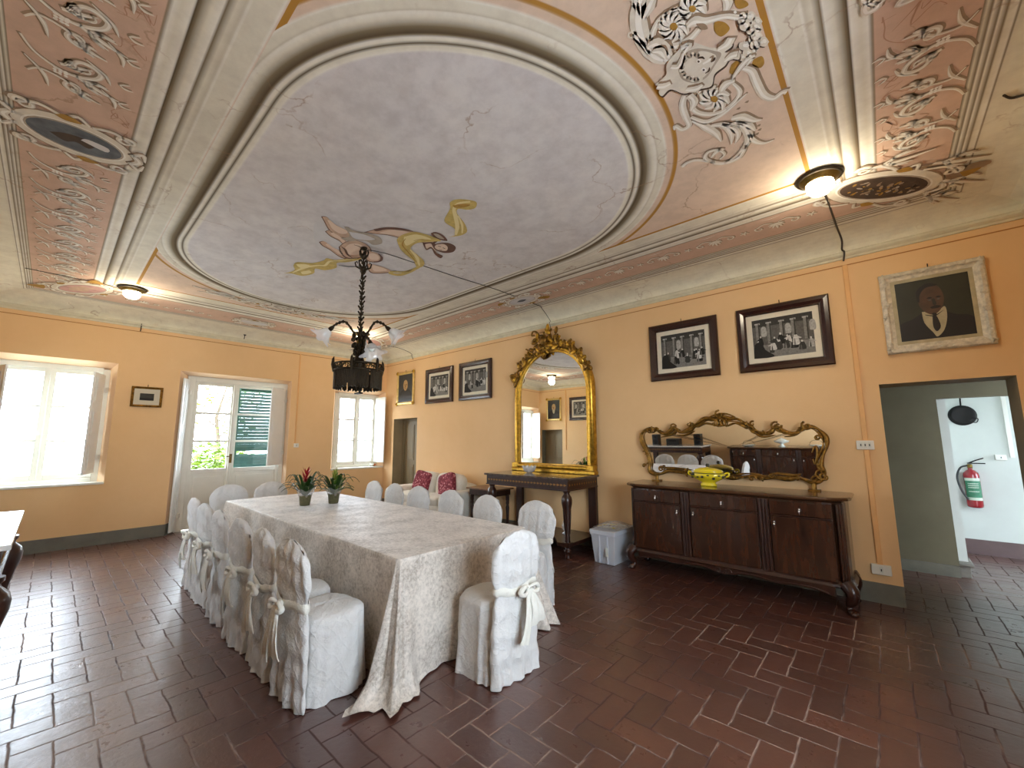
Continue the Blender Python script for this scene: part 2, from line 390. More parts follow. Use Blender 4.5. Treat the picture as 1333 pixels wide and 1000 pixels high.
structure(MB().box(-.25, 12.3, LY-1.6, 3.3, -.1, 0, 'floor').build('floor'), 'dark red terracotta brick floor laid in herringbone')
# ceiling ----------------------------------------------------------------
OX, OY, OH, OR = 4.94, -3.07, 1.22, 1.42
def ceil_mat():
    m, nt, b = newmat('frescoed_ceiling_plaster'); geo = N(nt, 'ShaderNodeNewGeometry').outputs['Position']
    sp = N(nt, 'ShaderNodeSeparateXYZ'); nt.links.new(geo, sp.inputs[0])
    uv = N(nt, 'ShaderNodeUVMap'); uv.uv_map = 'frame'; us = N(nt, 'ShaderNodeSeparateXYZ'); nt.links.new(uv.outputs[0], us.inputs[0])
    t = mt(nt, 'DIVIDE', us.outputs[0], 4)
    ax = mt(nt, 'MAXIMUM', mt(nt, 'SUBTRACT', mt(nt, 'ABSOLUTE', mt(nt, 'SUBTRACT', sp.outputs[0], OX)), OH), 0)
    dy = mt(nt, 'SUBTRACT', sp.outputs[1], OY)
    d = mt(nt, 'SQRT', mt(nt, 'ADD', mt(nt, 'MULTIPLY', ax, ax), mt(nt, 'MULTIPLY', dy, dy)))
    n1 = noise(nt, geo, 1.3, 6, .65); n2 = noise(nt, geo, 7, 6, .65); n3 = noise(nt, geo, 45, 4)
    cr = lin(230, 224, 206); li = lin(242, 238, 226); md = lin(212, 204, 184); dk = lin(128, 114, 90); dd = lin(92, 78, 58); go = lin(184, 134, 56)
    fld = lin(228, 204, 182)
    sky = ramp(nt, mt(nt, 'MULTIPLY_ADD', n1, .7, mt(nt, 'MULTIPLY', n2, .3)), [(.3, lin(208, 203, 204)), (.5, lin(220, 215, 213)), (.72, lin(230, 225, 219))])
    f = lambda v: v/2
    oval = ramp(nt, mt(nt, 'DIVIDE', d, 2), [(f(1.40), li), (f(1.43), cr), (f(1.445), dd), (f(1.46), cr), (f(1.475), li), (f(1.49), dk), (f(1.50), dd), (f(1.53), dk), (f(1.575), cr),
        (f(1.60), li), (f(1.61), md), (f(1.62), cr), (f(1.655), cr), (f(1.665), li), (f(1.68), fld), (f(1.715), fld), (f(1.72), go), (f(1.745), go), (f(1.75), fld)])
    skm = ramp(nt, mt(nt, 'DIVIDE', d, 2), [(f(1.395), (1, 1, 1, 1)), (f(1.405), (0, 0, 0, 1))])
    cc = mixc(nt, skm, oval, sky)
    # rectangular frame: t 0..1 over four rings
    g = lambda v: v/4
    band = ramp(nt, t, [(0, fld), (g(.03), li), (g(.06), cr), (g(.30), cr), (g(.32), li), (g(.35), md), (g(.42), cr), (g(.50), dk), (g(.53), li), (g(.62), cr), (g(.72), dk), (g(.75), dd),
        (g(.77), li), (g(.87), cr), (g(.94), li), (g(.98), dk), (g(1.0), lin(216, 184, 162)), (g(2.0), lin(216, 184, 162)), (g(2.02), dk), (g(2.10), cr), (g(2.2), dk), (g(2.25), li), (g(2.38), dk), (g(2.42), li), (g(2.55), dk), (g(2.6), cr),
        (g(2.75), li), (g(2.8), dk), (g(2.84), cr), (g(3.0), lin(236, 231, 212)), (g(3.9), lin(234, 229, 208)), (1, lin(176, 166, 138))])  # cove foot darkened: shade above the cornice ledge put into the colour
    isb = mt(nt, 'GREATER_THAN', t, .0005)
    gl = mt(nt, 'MULTIPLY', mt(nt, 'MULTIPLY', mt(nt, 'GREATER_THAN', us.outputs[1], .5), 1), mt(nt, 'GREATER_THAN', d, 1.67))
    cc = mixc(nt, gl, cc, go)
    cc = mixc(nt, isb, cc, band)
    # wear: mottling, stains, hairline cracks
    cc = mixc(nt, mt(nt, 'MULTIPLY', ramp(nt, n2, [(.35, (1, 1, 1, 1)), (.6, (0, 0, 0, 1))]), .16), cc, lin(132, 112, 92))
    vo = N(nt, 'ShaderNodeTexVoronoi', feature='DISTANCE_TO_EDGE'); vo.inputs['Scale'].default_value = 1.1
    va = N(nt, 'ShaderNodeVectorMath', operation='MULTIPLY_ADD'); nn = N(nt, 'ShaderNodeTexNoise'); nn.inputs['Scale'].default_value = 3; nn.inputs['Detail'].default_value = 6
    nt.links.new(geo, nn.inputs['Vector']); nt.links.new(nn.outputs['Color'], va.inputs[0]); va.inputs[1].default_value = (.7, .7, .7); nt.links.new(geo, va.inputs[2])
    nt.links.new(va.outputs[0], vo.inputs['Vector'])
    ck = mt(nt, 'MULTIPLY', ramp(nt, vo.outputs['Distance'], [(0, (1, 1, 1, 1)), (.012, (0, 0, 0, 1))]), ramp(nt, n1, [(.5, (0, 0, 0, 1)), (.62, (.6, .6, .6, 1))]))
    cc = mixc(nt, ck, cc, lin(156, 120, 88))
    nt.links.new(cc, b.inputs['Base Color']); b.inputs['Roughness'].default_value = .9; b.inputs['Specular IOR Level'].default_value = .2
    bump(nt, b, n3, .15, .003); return m
M['ceiling'] = ceil_mat()
RX = [(1.72, 8.46, -4.67, -1.45), (1.2, 8.84, -5.05, -1.03), (.58, 9.22, -5.55, -.6), (.40, 9.38, -5.66, -.36), (0, LX, LY, 0)]
def make_ceiling():
    mb = MB(); uvs = []
    def quad(ps, ts):
        mb.add(ps, [(0, 1, 2, 3)], 'ceiling', True); uvs.extend(ts)
    a = RX[0]; e = .028
    i0 = (a[0]+e, a[1]-e, a[2]+e, a[3]-e)
    c = [(i0[0], i0[2]), (i0[1], i0[2]), (i0[1], i0[3]), (i0[0], i0[3])]
    quad([(x, y, ZC) for x, y in c], [(0, 0)]*4)
    def ring(A, B, za, zb, ta, tb, flag=0):
        ca = [(A[0], A[2]), (A[1], A[2]), (A[1], A[3]), (A[0], A[3])]; cb = [(B[0], B[2]), (B[1], B[2]), (B[1], B[3]), (B[0], B[3])]
        for i in range(4):
            j = (i+1) % 4
            quad([(*ca[i], za), (*ca[j], za), (*cb[j], zb), (*cb[i], zb)], [(ta, flag), (ta, flag), (tb, flag), (tb, flag)])
    ring(i0, a, ZC, ZC, 0, 0, 1)
    for q in range(3): ring(RX[q], RX[q+1], ZC, ZC, q, q+1)
    # concave cove down to the cornice
    n = 8; A = RX[3]; B = RX[4]; last = (A, ZC, 3)
    for q in range(1, n+1):
        th = q/n*pi/2; w = sin(th); h = 1-cos(th)
        Rr = tuple(A[i]+(B[i]-A[i])*w for i in range(4)); z = ZC-(ZC-3.36)*h
        ring(last[0], Rr, last[1], z, last[2], 3+q/n); last = (Rr, z, 3+q/n)
    me_ob = mb.build('ceiling', recalc=False); me = me_ob.data
    u = me.uv_layers.new(name='frame')
    for i, t in enumerate(uvs): u.data[i].uv = t
    return structure(me_ob, 'frescoed ceiling with grey oval sky field and painted mouldings')
ceiling = make_ceiling()
structure(MB().box(-.3, LX+.35, LY-.35, .45, 3.52, 3.62, 'white_plaster').build('trim_1'))
M['f_mould'] = mat('cornice_stone_paint', lin(214, 208, 182), .7, var=.12, vscale=8)
def cornice():
    mb = MB(); prof = [(0, 3.295), (.018, 3.295), (.022, 3.315), (.035, 3.32), (.05, 3.335), (.052, 3.352), (.045, 3.362), (0, 3.364)]
    rings = []
    for d, z in prof: rings.append([(d, LY+d, z), (LX-d, LY+d, z), (LX-d, -d, z), (d, -d, z)])
    mb.loft(rings, 'f_mould', True, False, False); return structure(mb.build('trim_2'), 'grey stone-coloured cornice moulding')
cornice()
# thin brown line under the cornice, baseboards
mb = MB(); z = 3.228
mb.box(.0, .002, LY, 0, z, z+.01, 'line'); mb.box(0, LX, -.002, 0, z, z+.01, 'line'); mb.box(LX-.002, LX, LY, 0, z, z+.01, 'line'); mb.box(0, LX, LY, LY+.002, z, z+.01, 'line')
structure(mb.build('trim_3'), 'thin brown painted line below the cornice')
def skirt(name, segs):
    mb = MB()
    for (x0, y0, x1, y1) in segs:
        t = Vector((x1-x0, y1-y0, 0)); t.normalize(); n = Vector((-t.y, t.x, 0))*.012
        mb.slab([(x0, y0), (x1, y1), (x1+n.x, y1+n.y), (x0+n.x, y0+n.y)], 0, .177, 'skirt', axis=2)
    return structure(mb.build(name))
skirt('baseboard_left', [(0, 0, 0, -2.1), (0, -3.86, 0, LY), (-.25, -3.69, 0, -3.86)])
skirt('baseboard_right', [(8.7, 0, 1.28, 0), (LX, 0, 9.54, 0), (.38, 0, 0, 0)])
skirt('baseboard_front', [(.95, LY, LX, LY)])
skirt('baseboard_back', [(LX, LY, LX, 0)])
# ------------------------------------------------------------------ windows and french door
def leaf_sash(parent, y0, y1, z0, z1, x, nb, name='sash', panel=0, st=.055):
    mb = MB(); k = 'white_wood'; w = st
    mb.box(x-.022, x+.022, y0, y0+w, z0, z1, k); mb.box(x-.022, x+.022, y1-w, y1, z0, z1, k)
    mb.box(x-.021, x+.021, y0+w, y1-w, z0, z0+w*1.3, k); mb.box(x-.021, x+.021, y0+w, y1-w, z1-w, z1, k)
    zb = z0+w
    if panel:
        mb.box(x-.012, x+.012, y0+w, y1-w, z0+w, panel-.05, k); mb.box(x-.022, x+.024, y0+w, y1-w, panel-.06, panel+.01, k)
        mb.box(x+.01, x+.02, y0+w+.05, y1-w-.05, z0+.22, panel-.12, k); zb = panel
    for i in range(1, nb):
        zz = zb+(z1-w-zb)*i/nb
        mb.box(x-.016, x+.018, y0+w, y1-w, zz-.019, zz+.019, k)
    o = mb.build(name, parent, .004)
    g = MB().box(x-.003, x+.003, y0+w, y1-w, zb, z1-w, 'glass').build('pane', o)
    return o
def inner_shutter(parent, hy, z0, z1, ang, w, sgn, x=-.16):
    """panelled interior shutter hinged at y=hy, opened into the room"""
    mb = MB(); k = 'shutter_white'
    mb.box(0, w, -.012, .012, z0, z1, k)
    for i in range(3):
        a = z0+(z1-z0)*i/3+.06; b = z0+(z1-z0)*(i+1)/3-.05
        for s in (-1, 1):
            mb.box(.06, w-.06, s*.012, s*.018, a, b, k); mb.box(.09, w-.09, s*.018, s*.024, a+.03, b-.03, k)
    o = mb.build('shutter', parent, .003); o.location = (x, hy, 0); o.rotation_euler = (0, 0, ang)
    h = MB()
    for zz in (z0+.2, z1-.25): h.box(-.02, .02, -.02, .045, zz, zz+.07, 'white_plastic')
    h.build('hinge', o)
    return o
def window(name, H, nb, cy=None):
    y0, y1, z0, z1 = H[4:]
    w = sempty(name); x = -.225; k = 'white_wood'
    mb = MB(); f = .05
    mb.box(x-.04, x+.045, y0-.03, y0+f, z0, z1, k); mb.box(x-.04, x+.045, y1-f, y1+.03, z0, z1, k)
    mb.box(x-.04, x+.045, y0+f, y1-f, z1-f, z1+.02, k); mb.box(x-.04, x+.05, y0+f, y1-f, z0, z0+.06, k)
    mb.build('window_frame', w, .004)
    c = cy if cy else (y0+y1)/2
    leaf_sash(w, y0+f, c-.005, z0+.06, z1-f, x, nb); leaf_sash(w, c+.005, y1-f, z0+.06, z1-f, x, nb)
    b = MB(); b.box(x+.022, x+.045, c-.025, c+.025, z0+.06, z1-f, k); b.tube([(x+.055, c, z0+.08), (x+.055, c, z1-.07)], .006, 'white_plastic', 6)
    b.box(x+.04, x+.075, c-.06, c+.05, (z0+z1)/2-.16, (z0+z1)/2-.145, 'white_plastic')
    b.build('espagnolette_bolt', w, 0)
    s = MB(); s.box(-.26, .012, H[0], H[1], z0-.03, z0+.002, k); s.build('window_sill', w, .004)
    return w
w1 = window('window_1', W1, 3, -5.3)
inner_shutter(w1, -4.745, 1.03, 2.5, radians(-17), .44, 1)
inner_shutter(w1, -5.84, 1.03, 2.5, radians(20), .46, 1)
w2 = window('window_2', W2, 3, -.6)
inner_shutter(w2, -.155, 1.0, 2.48, radians(3), .38, 1)
sw_ = window('added_window_4', (2.6, 3.6, .9, 2.6, 2.65, 3.55, .9, 2.55), 3); sw_.rotation_euler = (0, 0, pi/2); sw_.location = (6.2, LY, 0)  # guessed window on an unseen stretch of wall, added to bring in daylight
bw = window('added_window_3', BW, 3) ; bw.location = (LX-.0, 0, 0); bw.scale = (-1, 1, 1)  # guessed window behind the camera, added as a daylight source
d1 = sempty('door_1')
mb = MB(); k = 'white_wood'
mb.box(-.26, -.17, -3.72, -3.61, 0, 2.62, k); mb.box(-.26, -.17, -2.19, -2.1, 0, 2.62, k); mb.box(-.26, -.17, -3.61, -2.19, 2.53, 2.62, k)
mb.build('door_frame', d1, .004)
leaf_sash(d1, -3.61, -3.0, .02, 2.53, -.215, 3, 'door_leaf', 1.0)
leaf_sash(d1, -2.99, -2.19, .02, 2.53, -.215, 3, 'door_leaf', 1.0)
b = MB(); b.box(-.193, -.165, -3.03, -2.965, .02, 2.53, k); b.tube([(-.158, -2.995, .05), (-.158, -2.995, 2.5)], .007, 'white_plastic', 6)
b.build('cover_strip', d1, .003)
b = MB(); b.box(-.165, -.15, -3.02, -2.98, 1.1, 1.26, 'brass'); b.tube([(-.15, -3, 1.22), (-.11, -3, 1.22), (-.10, -3.09, 1.215)], .008, 'brass', 8); b.build('door_handle', d1)
inner_shutter(d1, -2.16, 1.03, 2.5, radians(-46), .48, 1)
# left inner shutter leaf folded flat against the splayed jamb
o = inner_shutter(d1, -3.70, .03, 2.55, radians(-31), .2, 1, x=-.17)
# green louvred outer shutter standing half closed beyond the right pane
t = sempty('door_2')
mb = MB(); g = 'green'
mb.box(-.42, -.38, -2.92, -2.86, 0, 2.55, g); mb.box(-.42, -.38, -2.2, -2.14, 0, 2.55, g)
mb.box(-.42, -.38, -2.86, -2.2, 2.48, 2.55, g); mb.box(-.42, -.38, -2.86, -2.2, 1.3, 1.38, g); mb.box(-.42, -.38, -2.86, -2.2, 0, .12, g)
mb.build('shutter_frame', t, .003)
mb = MB()
z = .14
while z < 2.46:
    if not 1.25 < z < 1.37:
        X = Matrix.Translation((-.40, -2.53, z+.02)) @ Matrix.Rotation(radians(50), 4, 'Y')
        mb.box(-.036, .036, -.33, .33, -.005, .005, g, X)
    z += .062
mb.build('louvre_slats', t)
# small service door, left end of the long wall, standing open inwards to a landing
d = sempty('door_3')
mb = MB(); X = Matrix.Translation((.38, .26, 0)); mb.box(.08, .90, 0, .04, .0, 1.93, 'door_olive', X)
for a, c in ((.12, .95), (1.05, 1.84)):
    mb.box(.18, .45, -.012, 0, a, c, 'door_olive', X); mb.box(.21, .42, -.02, -.012, a+.05, c-.05, 'door_olive', X)
    mb.box(.53, .82, -.012, 0, a, c, 'door_olive', X); mb.box(.56, .79, -.02, -.012, a+.05, c-.05, 'door_olive', X)
mb.build('door_leaf', d, .004)
mb = MB(); mb.box(0, .08, -.03, .05, 0, 1.97, 'door_olive', X); mb.box(0, .9, -.03, .05, 1.93, 1.97, 'door_olive', X); mb.build('door_frame', d, .004)
# door in the opposite wall
d = sempty('door_4')
mb = MB(); mb.box(.1, .97, LY-.26, LY-.2, 0, 1.96, 'door_olive')
for a, c in ((.15, .95), (1.05, 1.8)):
    mb.box(.2, .5, LY-.2, LY-.19, a, c, 'door_olive'); mb.box(.58, .86, LY-.2, LY-.19, a, c, 'door_olive')
mb.build('door_leaf', d, .004)
# ------------------------------------------------------------------ corridor and the room beyond the doorway
mb = MB(); kz = 'corridor'
mb.box(7.2, 9.17, 1.47, 1.6, 0, 2.2, kz); mb.box(9.17, 10.6, 1.47, 1.6, 1.935, 2.2, kz); mb.box(10.3, 10.6, 1.47, 1.6, 0, 1.935, kz)
mb.box(7.1, 7.2, .4, 1.6, 0, 2.2, kz); mb.box(10.6, 10.7, .4, 1.6, 0, 2.2, kz)
structure(mb.build('wall_1'), 'olive grey corridor wall behind the doorway')
structure(MB().box(7.1, 10.7, .35, 1.6, 2.2, 2.3, kz).build('ceiling_corridor'))
structure(MB().box(7.2, 9.17, 1.452, 1.47, 0, .12, 'skirt').build('baseboard_corridor'))
mb = MB(); kw = 'white_plaster'
mb.box(9.10, 9.25, 1.6, 2.98, 0, 2.6, kw); mb.box(9.1, 12.3, 2.95, 3.05, 0, 2.6, kw); mb.box(9.1, 12.3, 1.6, 3.05, 2.6, 2.7, kw)
mb.box(12.2, 12.3, 1.6, 2.95, 0, .9, kw); mb.box(12.2, 12.3, 1.6, 2.95, 2.3, 2.6, kw); mb.box(12.2, 12.3, 1.6, 1.75, .9, 2.3, kw); mb.box(12.2, 12.3, 2.8, 2.95, .9, 2.3, kw)
mb.box(10.6, 12.3, 1.5, 1.6, 0, 2.6, kw); mb.box(9.17, 12.3, 1.601, 1.61, 2.2, 2.6, kw)
structure(mb.build('wall_2'), 'white wall of the small room beyond the corridor')
mb = MB(); mb.box(9.25, 12.2, 2.93, 2.95, 0, .185, 'brown_skirt'); mb.box(9.25, 9.265, 2.0, 2.93, 0, .185, 'brown_skirt')
structure(mb.build('baseboard_far'), 'brown baseboard of the white room')
# stone plinth at the jamb
mb = MB(); mb.box(9.17, 9.255, 1.5, 1.98, 0, .12, 'stone'); mb.box(9.165, 9.28, 1.47, 2.02, .12, .15, 'stone')
structure(mb.build('trim_4', bevel=.008), 'grey stone step end at the jamb of the far opening')
# ------------------------------------------------------------------ outdoors
structure(MB().box(-30, -.25, -25, 25, -.25, -.05, 'terrace').build('ground'))
def leaf_cloud(mb, c, r, n, k, rnd, s=.06):
    for _ in range(n):
        while True:
            p = Vector((rnd.uniform(-1, 1), rnd.uniform(-1, 1), rnd.uniform(-1, 1)))
            if p.length < 1: break
        p = Vector(c)+Vector((p.x*r[0], p.y*r[1], p.z*r[2]))
        X = Matrix.Translation(p) @ Matrix.Rotation(rnd.uniform(0, 6.3), 4, 'Z') @ Matrix.Rotation(rnd.uniform(-1.2, 1.2), 4, 'X')
        a = s*rnd.uniform(.6, 1.4)
        mb.add([(-a, 0, 0), (0, -a*.45, .01), (a, 0, 0), (0, a*.45, .01)], [(0, 1, 2, 3)], k, False, X)
rnd = random.Random(4)
t = thing('garden_bush', 'bright yellow-green bush outside the left glass of the french door', 'bush', (-3, -2.6, -.05))
mb = MB(); leaf_cloud(mb, (0, 0, .75), (.7, 1.0, .8), 2600, 'bush', rnd, .07); mb.build('foliage', t, recalc=False)
mb = MB()
for i in range(5): mb.tube([(0, 0, 0), (.1*cos(i*1.3), .15*sin(i*1.3), .4), (.3*cos(i*1.3), .5*sin(i*1.3), 1.0)], [.02, .014, .006], 'trunk', 6)
mb.build('stem', t)
t = thing('garden_tree', 'sparse tree with thin trunk seen above the bush outside the door', 'tree', (-5.2, -2.2, -.05))
mb = MB()
for c, r, n in (((0, .1, 3.0), (.9, 1.3, .8), 420), ((0, -.7, 2.3), (.5, .5, .4), 130), ((0, .5, 2.0), (.5, .5, .5), 160)): leaf_cloud(mb, c, r, n, 'bush', rnd, .07)
mb.build('foliage', t, recalc=False)
mb = MB(); mb.tube([(0, .1, 0), (.02, .15, 1.4), (-.03, .05, 2.2), (0, .25, 3.2)], [.07, .055, .045, .02], 'trunk', 8)
for a, e in (((0, .1, 1.9), (0, -.6, 2.5)), ((0, .1, 2.1), (.1, .7, 2.7)), ((0, .1, 1.6), (0, .6, 2.1))): mb.tube([a, e], [.025, .008], 'trunk', 6)
mb.build('trunk', t)
# ------------------------------------------------------------------ painted ornament of the ceiling (flat paint, real strokes)
class Paint(MB):
    def ribbon(s, pts, w, k, layer=0, n=5, closed=False):
        """pts (x, y) on the ceiling, w list of half widths"""
        P = sampc([(p[0], p[1], 0) for p in pts], n); q = len(P)-1
        z = ZC-.0012-.0009*layer; L = []; Rr = []
        for i, p in enumerate(P):
            t = P[min(i+1, q)]-P[max(i-1, 0)]; t = t.normalized() if t.length > 1e-9 else Vector((1, 0, 0))
            f = i/q*(len(w)-1); a = int(min(f, len(w)-2)); ww = w[a]+(w[a+1]-w[a])*(f-a)
            nn = Vector((-t.y, t.x, 0))*ww
            L.append((p.x+nn.x, p.y+nn.y, z)); Rr.append((p.x-nn.x, p.y-nn.y, z))
        vs = L+Rr; m = q+1
        s.add(vs, [(i, i+1, i+1+m, i+m) for i in range(q)], k)
    def blob(s, pts, k, layer=0, n=4):
        P = sampc([(p[0], p[1], 0) for p in list(pts)+[pts[0]]], n)[:-1]
        s.add([(p.x, p.y, ZC-.0012-.0009*layer) for p in P], [tuple(range(len(P)))], k)
    def ellipse(s, c, a, b, rot, k, layer=0, n=28):
        vs = [(c[0]+a*cos(t)*cos(rot)-b*sin(t)*sin(rot), c[1]+a*cos(t)*sin(rot)+b*sin(t)*cos(rot), ZC-.0012-.0009*layer) for t in [2*pi*i/n for i in range(n)]]
        s.add(vs, [tuple(range(n))], k)
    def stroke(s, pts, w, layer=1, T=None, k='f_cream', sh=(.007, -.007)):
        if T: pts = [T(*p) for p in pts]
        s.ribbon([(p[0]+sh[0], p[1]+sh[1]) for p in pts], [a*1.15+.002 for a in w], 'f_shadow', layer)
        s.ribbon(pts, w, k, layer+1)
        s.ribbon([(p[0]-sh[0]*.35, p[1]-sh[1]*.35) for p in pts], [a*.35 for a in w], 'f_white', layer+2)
def frame2(cx, cy, rot, sc=1, mir=1):
    return lambda x, y: (cx+(x*cos(rot)-y*mir*sin(rot))*sc, cy+(x*sin(rot)+y*mir*cos(rot))*sc)
def spiral(r0, turns, a0, cx=0, cy=0, n=14, dirn=1):
    return [(cx+r0*(1-.85*i/n)*cos(a0+dirn*turns*2*pi*i/n), cy+r0*(1-.85*i/n)*sin(a0+dirn*turns*2*pi*i/n)) for i in range(n+1)]
def acanthus(P, T, L=.2, layer=1):
    P.stroke([(0, 0), (L*.5, L*.06), (L, L*.02)], [.010*L/.2, .013*L/.2, .002], layer, T)
    for i, (a, l) in enumerate(((.5, .55), (-.5, .55), (.9, .4), (-.9, .4))):
        b = (L*(.15+.12*(i//2)), 0)
        P.stroke([b, (b[0]+L*l*.5*cos(a), b[1]+L*l*.6*sin(a)), (b[0]+L*l*cos(a*.7), b[1]+L*l*sin(a*.8))], [.006, .010*L/.2, .002], layer, T)
def palmette(P, T, s=1, layer=1):
    for a in (-70, -45, -22, 0, 22, 45, 70):
        r = radians(a+90); l = .105*s*(1-abs(a)/160)
        P.stroke([(0, 0), (l*.6*cos(r), l*.6*sin(r)), (l*cos(r*1.0), l*sin(r))], [.004*s, .012*s, .003], layer, T)
    for m in (1, -1):
        P.stroke([(.02*m*s, -.01*s), (.08*m*s, -.035*s), (.13*m*s, .0)]+[(m*x, y) for x, y in spiral(.035*s, .9, -.6, .12*s, .03*s, 8)], [.006*s, .009*s, .006*s, .004], layer, T)
def flower(P, T, s=1, layer=1):
    for a in (0, 72, 144, 216, 288):
        r = radians(a+90); P.stroke([(0, 0), (.03*s*cos(r), .03*s*sin(r)), (.045*s*cos(r), .045*s*sin(r))], [.004, .009*s, .003], layer, T)
def wide_motif(P, T, rr):
    P.stroke([(-.21, -.16), (-.15, -.04), (-.02, .03), (.10, -.03)]+spiral(.075, 1.15, -.2, .06, -.09, 12, -1), [.005, .012, .014, .011, .008, .005, .004], 1, T)
    P.stroke([(-.19, .17), (-.13, .1), (-.02, .12), (.06, .18)]+spiral(.06, 1.1, 1.2, .02, .15, 10, 1), [.004, .010, .012, .008, .006, .004], 1, T)
    acanthus(P, lambda x, y: T(.02+x*.9-y*.3, .02+y*.9+x*.3), .24)
    acanthus(P, lambda x, y: T(-.05+x*.7+y*.4, -.04+y*.7-x*.4), .2)
    acanthus(P, lambda x, y: T(.0+x*.75, .18+y*.8+x*.2), .2)
    for i in range(9):
        q = T(-.07+.022*(i % 3)+rr.uniform(-.003, .003), .02+.022*(i//3)); P.ellipse(q, .009, .009, 0, 'f_white', 4, 8)
    for x, y in ((.22, -.1), (.23, .12)):
        P.stroke([(x, y), (x+.03, y+.02), (x+.07, y+.01)], [.002, .008, .001], 1, T); P.stroke([(x, y), (x+.02, y-.02), (x+.05, y-.04)], [.002, .006, .001], 1, T)
    for a_, b_ in (((-.20, .02), (-.1, .26)), ((.06, -.2), (.18, -.05)), ((.14, .04), (.22, .2))):
        P.stroke([a_, ((a_[0]+b_[0])/2+.03, (a_[1]+b_[1])/2), b_], [.003, .011, .002], 1, T)
def veins(P, x0, x1, y0, y1, n, rr):
    for _ in range(n):
        x, y = rr.uniform(x0, x1), rr.uniform(y0, y1); pts = [(x, y)]
        for _k in range(rr.randint(4, 8)):
            x = min(x1, max(x0, x+rr.uniform(-.09, .09))); y = min(y1, max(y0, y+rr.uniform(-.09, .09))); pts.append((x, y))
        P.ribbon(pts, [.001, rr.uniform(.0025, .005), .002, .001], 'f_vein', 0, 3)
def medallion(P, c, rot, a=.27, b=.15, core='f_sea', gold=True):
    T = frame2(c[0], c[1], rot)
    P.ellipse(c, a*1.33, b*1.55, rot, 'f_shadow', 5); P.ellipse(c, a*1.28, b*1.5, rot, 'f_cream', 6); P.ellipse(c, a*1.1, b*1.16, rot, 'f_white', 7)
    P.ellipse(c, a*1.05, b*1.1, rot, 'f_grey', 8); P.ellipse(c, a, b, rot, core, 9)
    for mx in (1, -1):
        for my in (1, -1):
            P.stroke([(mx*a*.3, my*b*1.5), (mx*a*.75, my*b*1.75), (mx*a*1.15, my*b*1.35)]+[(mx*x, my*y) for x, y in spiral(.05, 1.1, .8, a*1.02, b*1.35, 9)], [.012, .02, .014, .009, .006], 8, T)
            P.stroke([(mx*a*1.2, my*b*.3), (mx*a*1.45, my*b*.8), (mx*a*1.55, my*b*.2)], [.012, .018, .004], 8, T)
        P.stroke([(mx*a*1.2, -b*.5), (mx*a*1.42, 0), (mx*a*1.2, b*.5)], [.014, .024, .014], 8, T)
        if gold: P.blob([T(mx*.05-.05, mx*b*1.45), T(mx*.05, mx*b*1.75), T(mx*.05+.07, mx*b*1.5), T(mx*.05, mx*b*1.3)], 'f_gold', 11)
    P.stroke([(-.05, b*1.5), (0, b*1.9), (.05, b*1.5)], [.01, .014, .01], 8, T); P.stroke([(-.05, -b*1.5), (0, -b*1.9), (.05, -b*1.5)], [.01, .014, .01], 8, T)
    return T
rr = random.Random(11)
# wide bands along the camera side and the right end
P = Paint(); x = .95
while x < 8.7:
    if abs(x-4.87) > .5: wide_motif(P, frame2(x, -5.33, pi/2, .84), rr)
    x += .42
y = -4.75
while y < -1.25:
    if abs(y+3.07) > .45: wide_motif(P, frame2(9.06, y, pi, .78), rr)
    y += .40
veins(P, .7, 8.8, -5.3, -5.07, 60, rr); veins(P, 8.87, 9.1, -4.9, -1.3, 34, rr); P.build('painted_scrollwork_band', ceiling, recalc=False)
# narrow palmette friezes on the long wall and window sides
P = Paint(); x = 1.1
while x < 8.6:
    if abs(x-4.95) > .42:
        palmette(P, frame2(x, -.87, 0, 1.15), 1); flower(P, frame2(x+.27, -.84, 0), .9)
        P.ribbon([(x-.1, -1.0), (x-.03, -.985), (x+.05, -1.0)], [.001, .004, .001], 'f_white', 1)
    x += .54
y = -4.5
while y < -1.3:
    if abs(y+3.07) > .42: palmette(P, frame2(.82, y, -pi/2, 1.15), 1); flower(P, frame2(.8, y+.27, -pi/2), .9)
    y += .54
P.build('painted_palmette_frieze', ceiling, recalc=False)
# medallions: corners and middles of the sides
P = Paint()
T = medallion(P, (4.87, -5.29), pi/2, .22, .15, 'f_sea')
P.blob([T(-.12, .02), T(-.05, .07), T(.0, .03), T(.06, .06), T(.09, -.02), T(.02, -.05), T(-.06, -.03)], 'f_dark', 10)
P.blob([T(.02, -.02), T(.14, .02), T(.15, -.04), T(.05, -.06)], 'f_veil', 11)
P.build('painted_seascape_medallion', ceiling, recalc=False)
P = Paint()
for i in range(90):
    pass
T = medallion(P, (8.87, -.93), radians(42), .33, .15, 'f_dark')
for i in range(70):
    a, r = rr.uniform(0, 6.28), rr.random()**.5*.85
    q = T(.33*r*cos(a), .15*r*sin(a)*.8); P.ellipse(q, rr.uniform(.012, .03), rr.uniform(.006, .014), rr.uniform(0, 3), rr.choice(('f_shadow', 'f_grey', 'f_gold', 'f_dark', 'f_shadow')), 10+i % 3, 7)
for s_ in ((.38, -.1), (.1, -.3), (-.3, -.25), (.45, .12)):
    acanthus(P, frame2(*T(*s_), radians(20+60*s_[0]), 1.1), .3, 9)
P.blob([T(.3, -.2), T(.42, -.32), T(.52, -.3), T(.45, -.12), T(.38, -.12)], 'f_shadow', 8); P.blob([T(.02, -.24), T(.2, -.36), T(.34, -.3), T(.2, -.22)], 'f_shadow', 8)
P.blob([T(.4, -.2), T(.5, -.26), T(.5, -.15)], 'f_gold', 12)
P.build('painted_corner_medallion', ceiling, recalc=False)
P = Paint(); T = medallion(P, (1.0, -5.12), radians(35), .3, .14, 'f_pinkl')
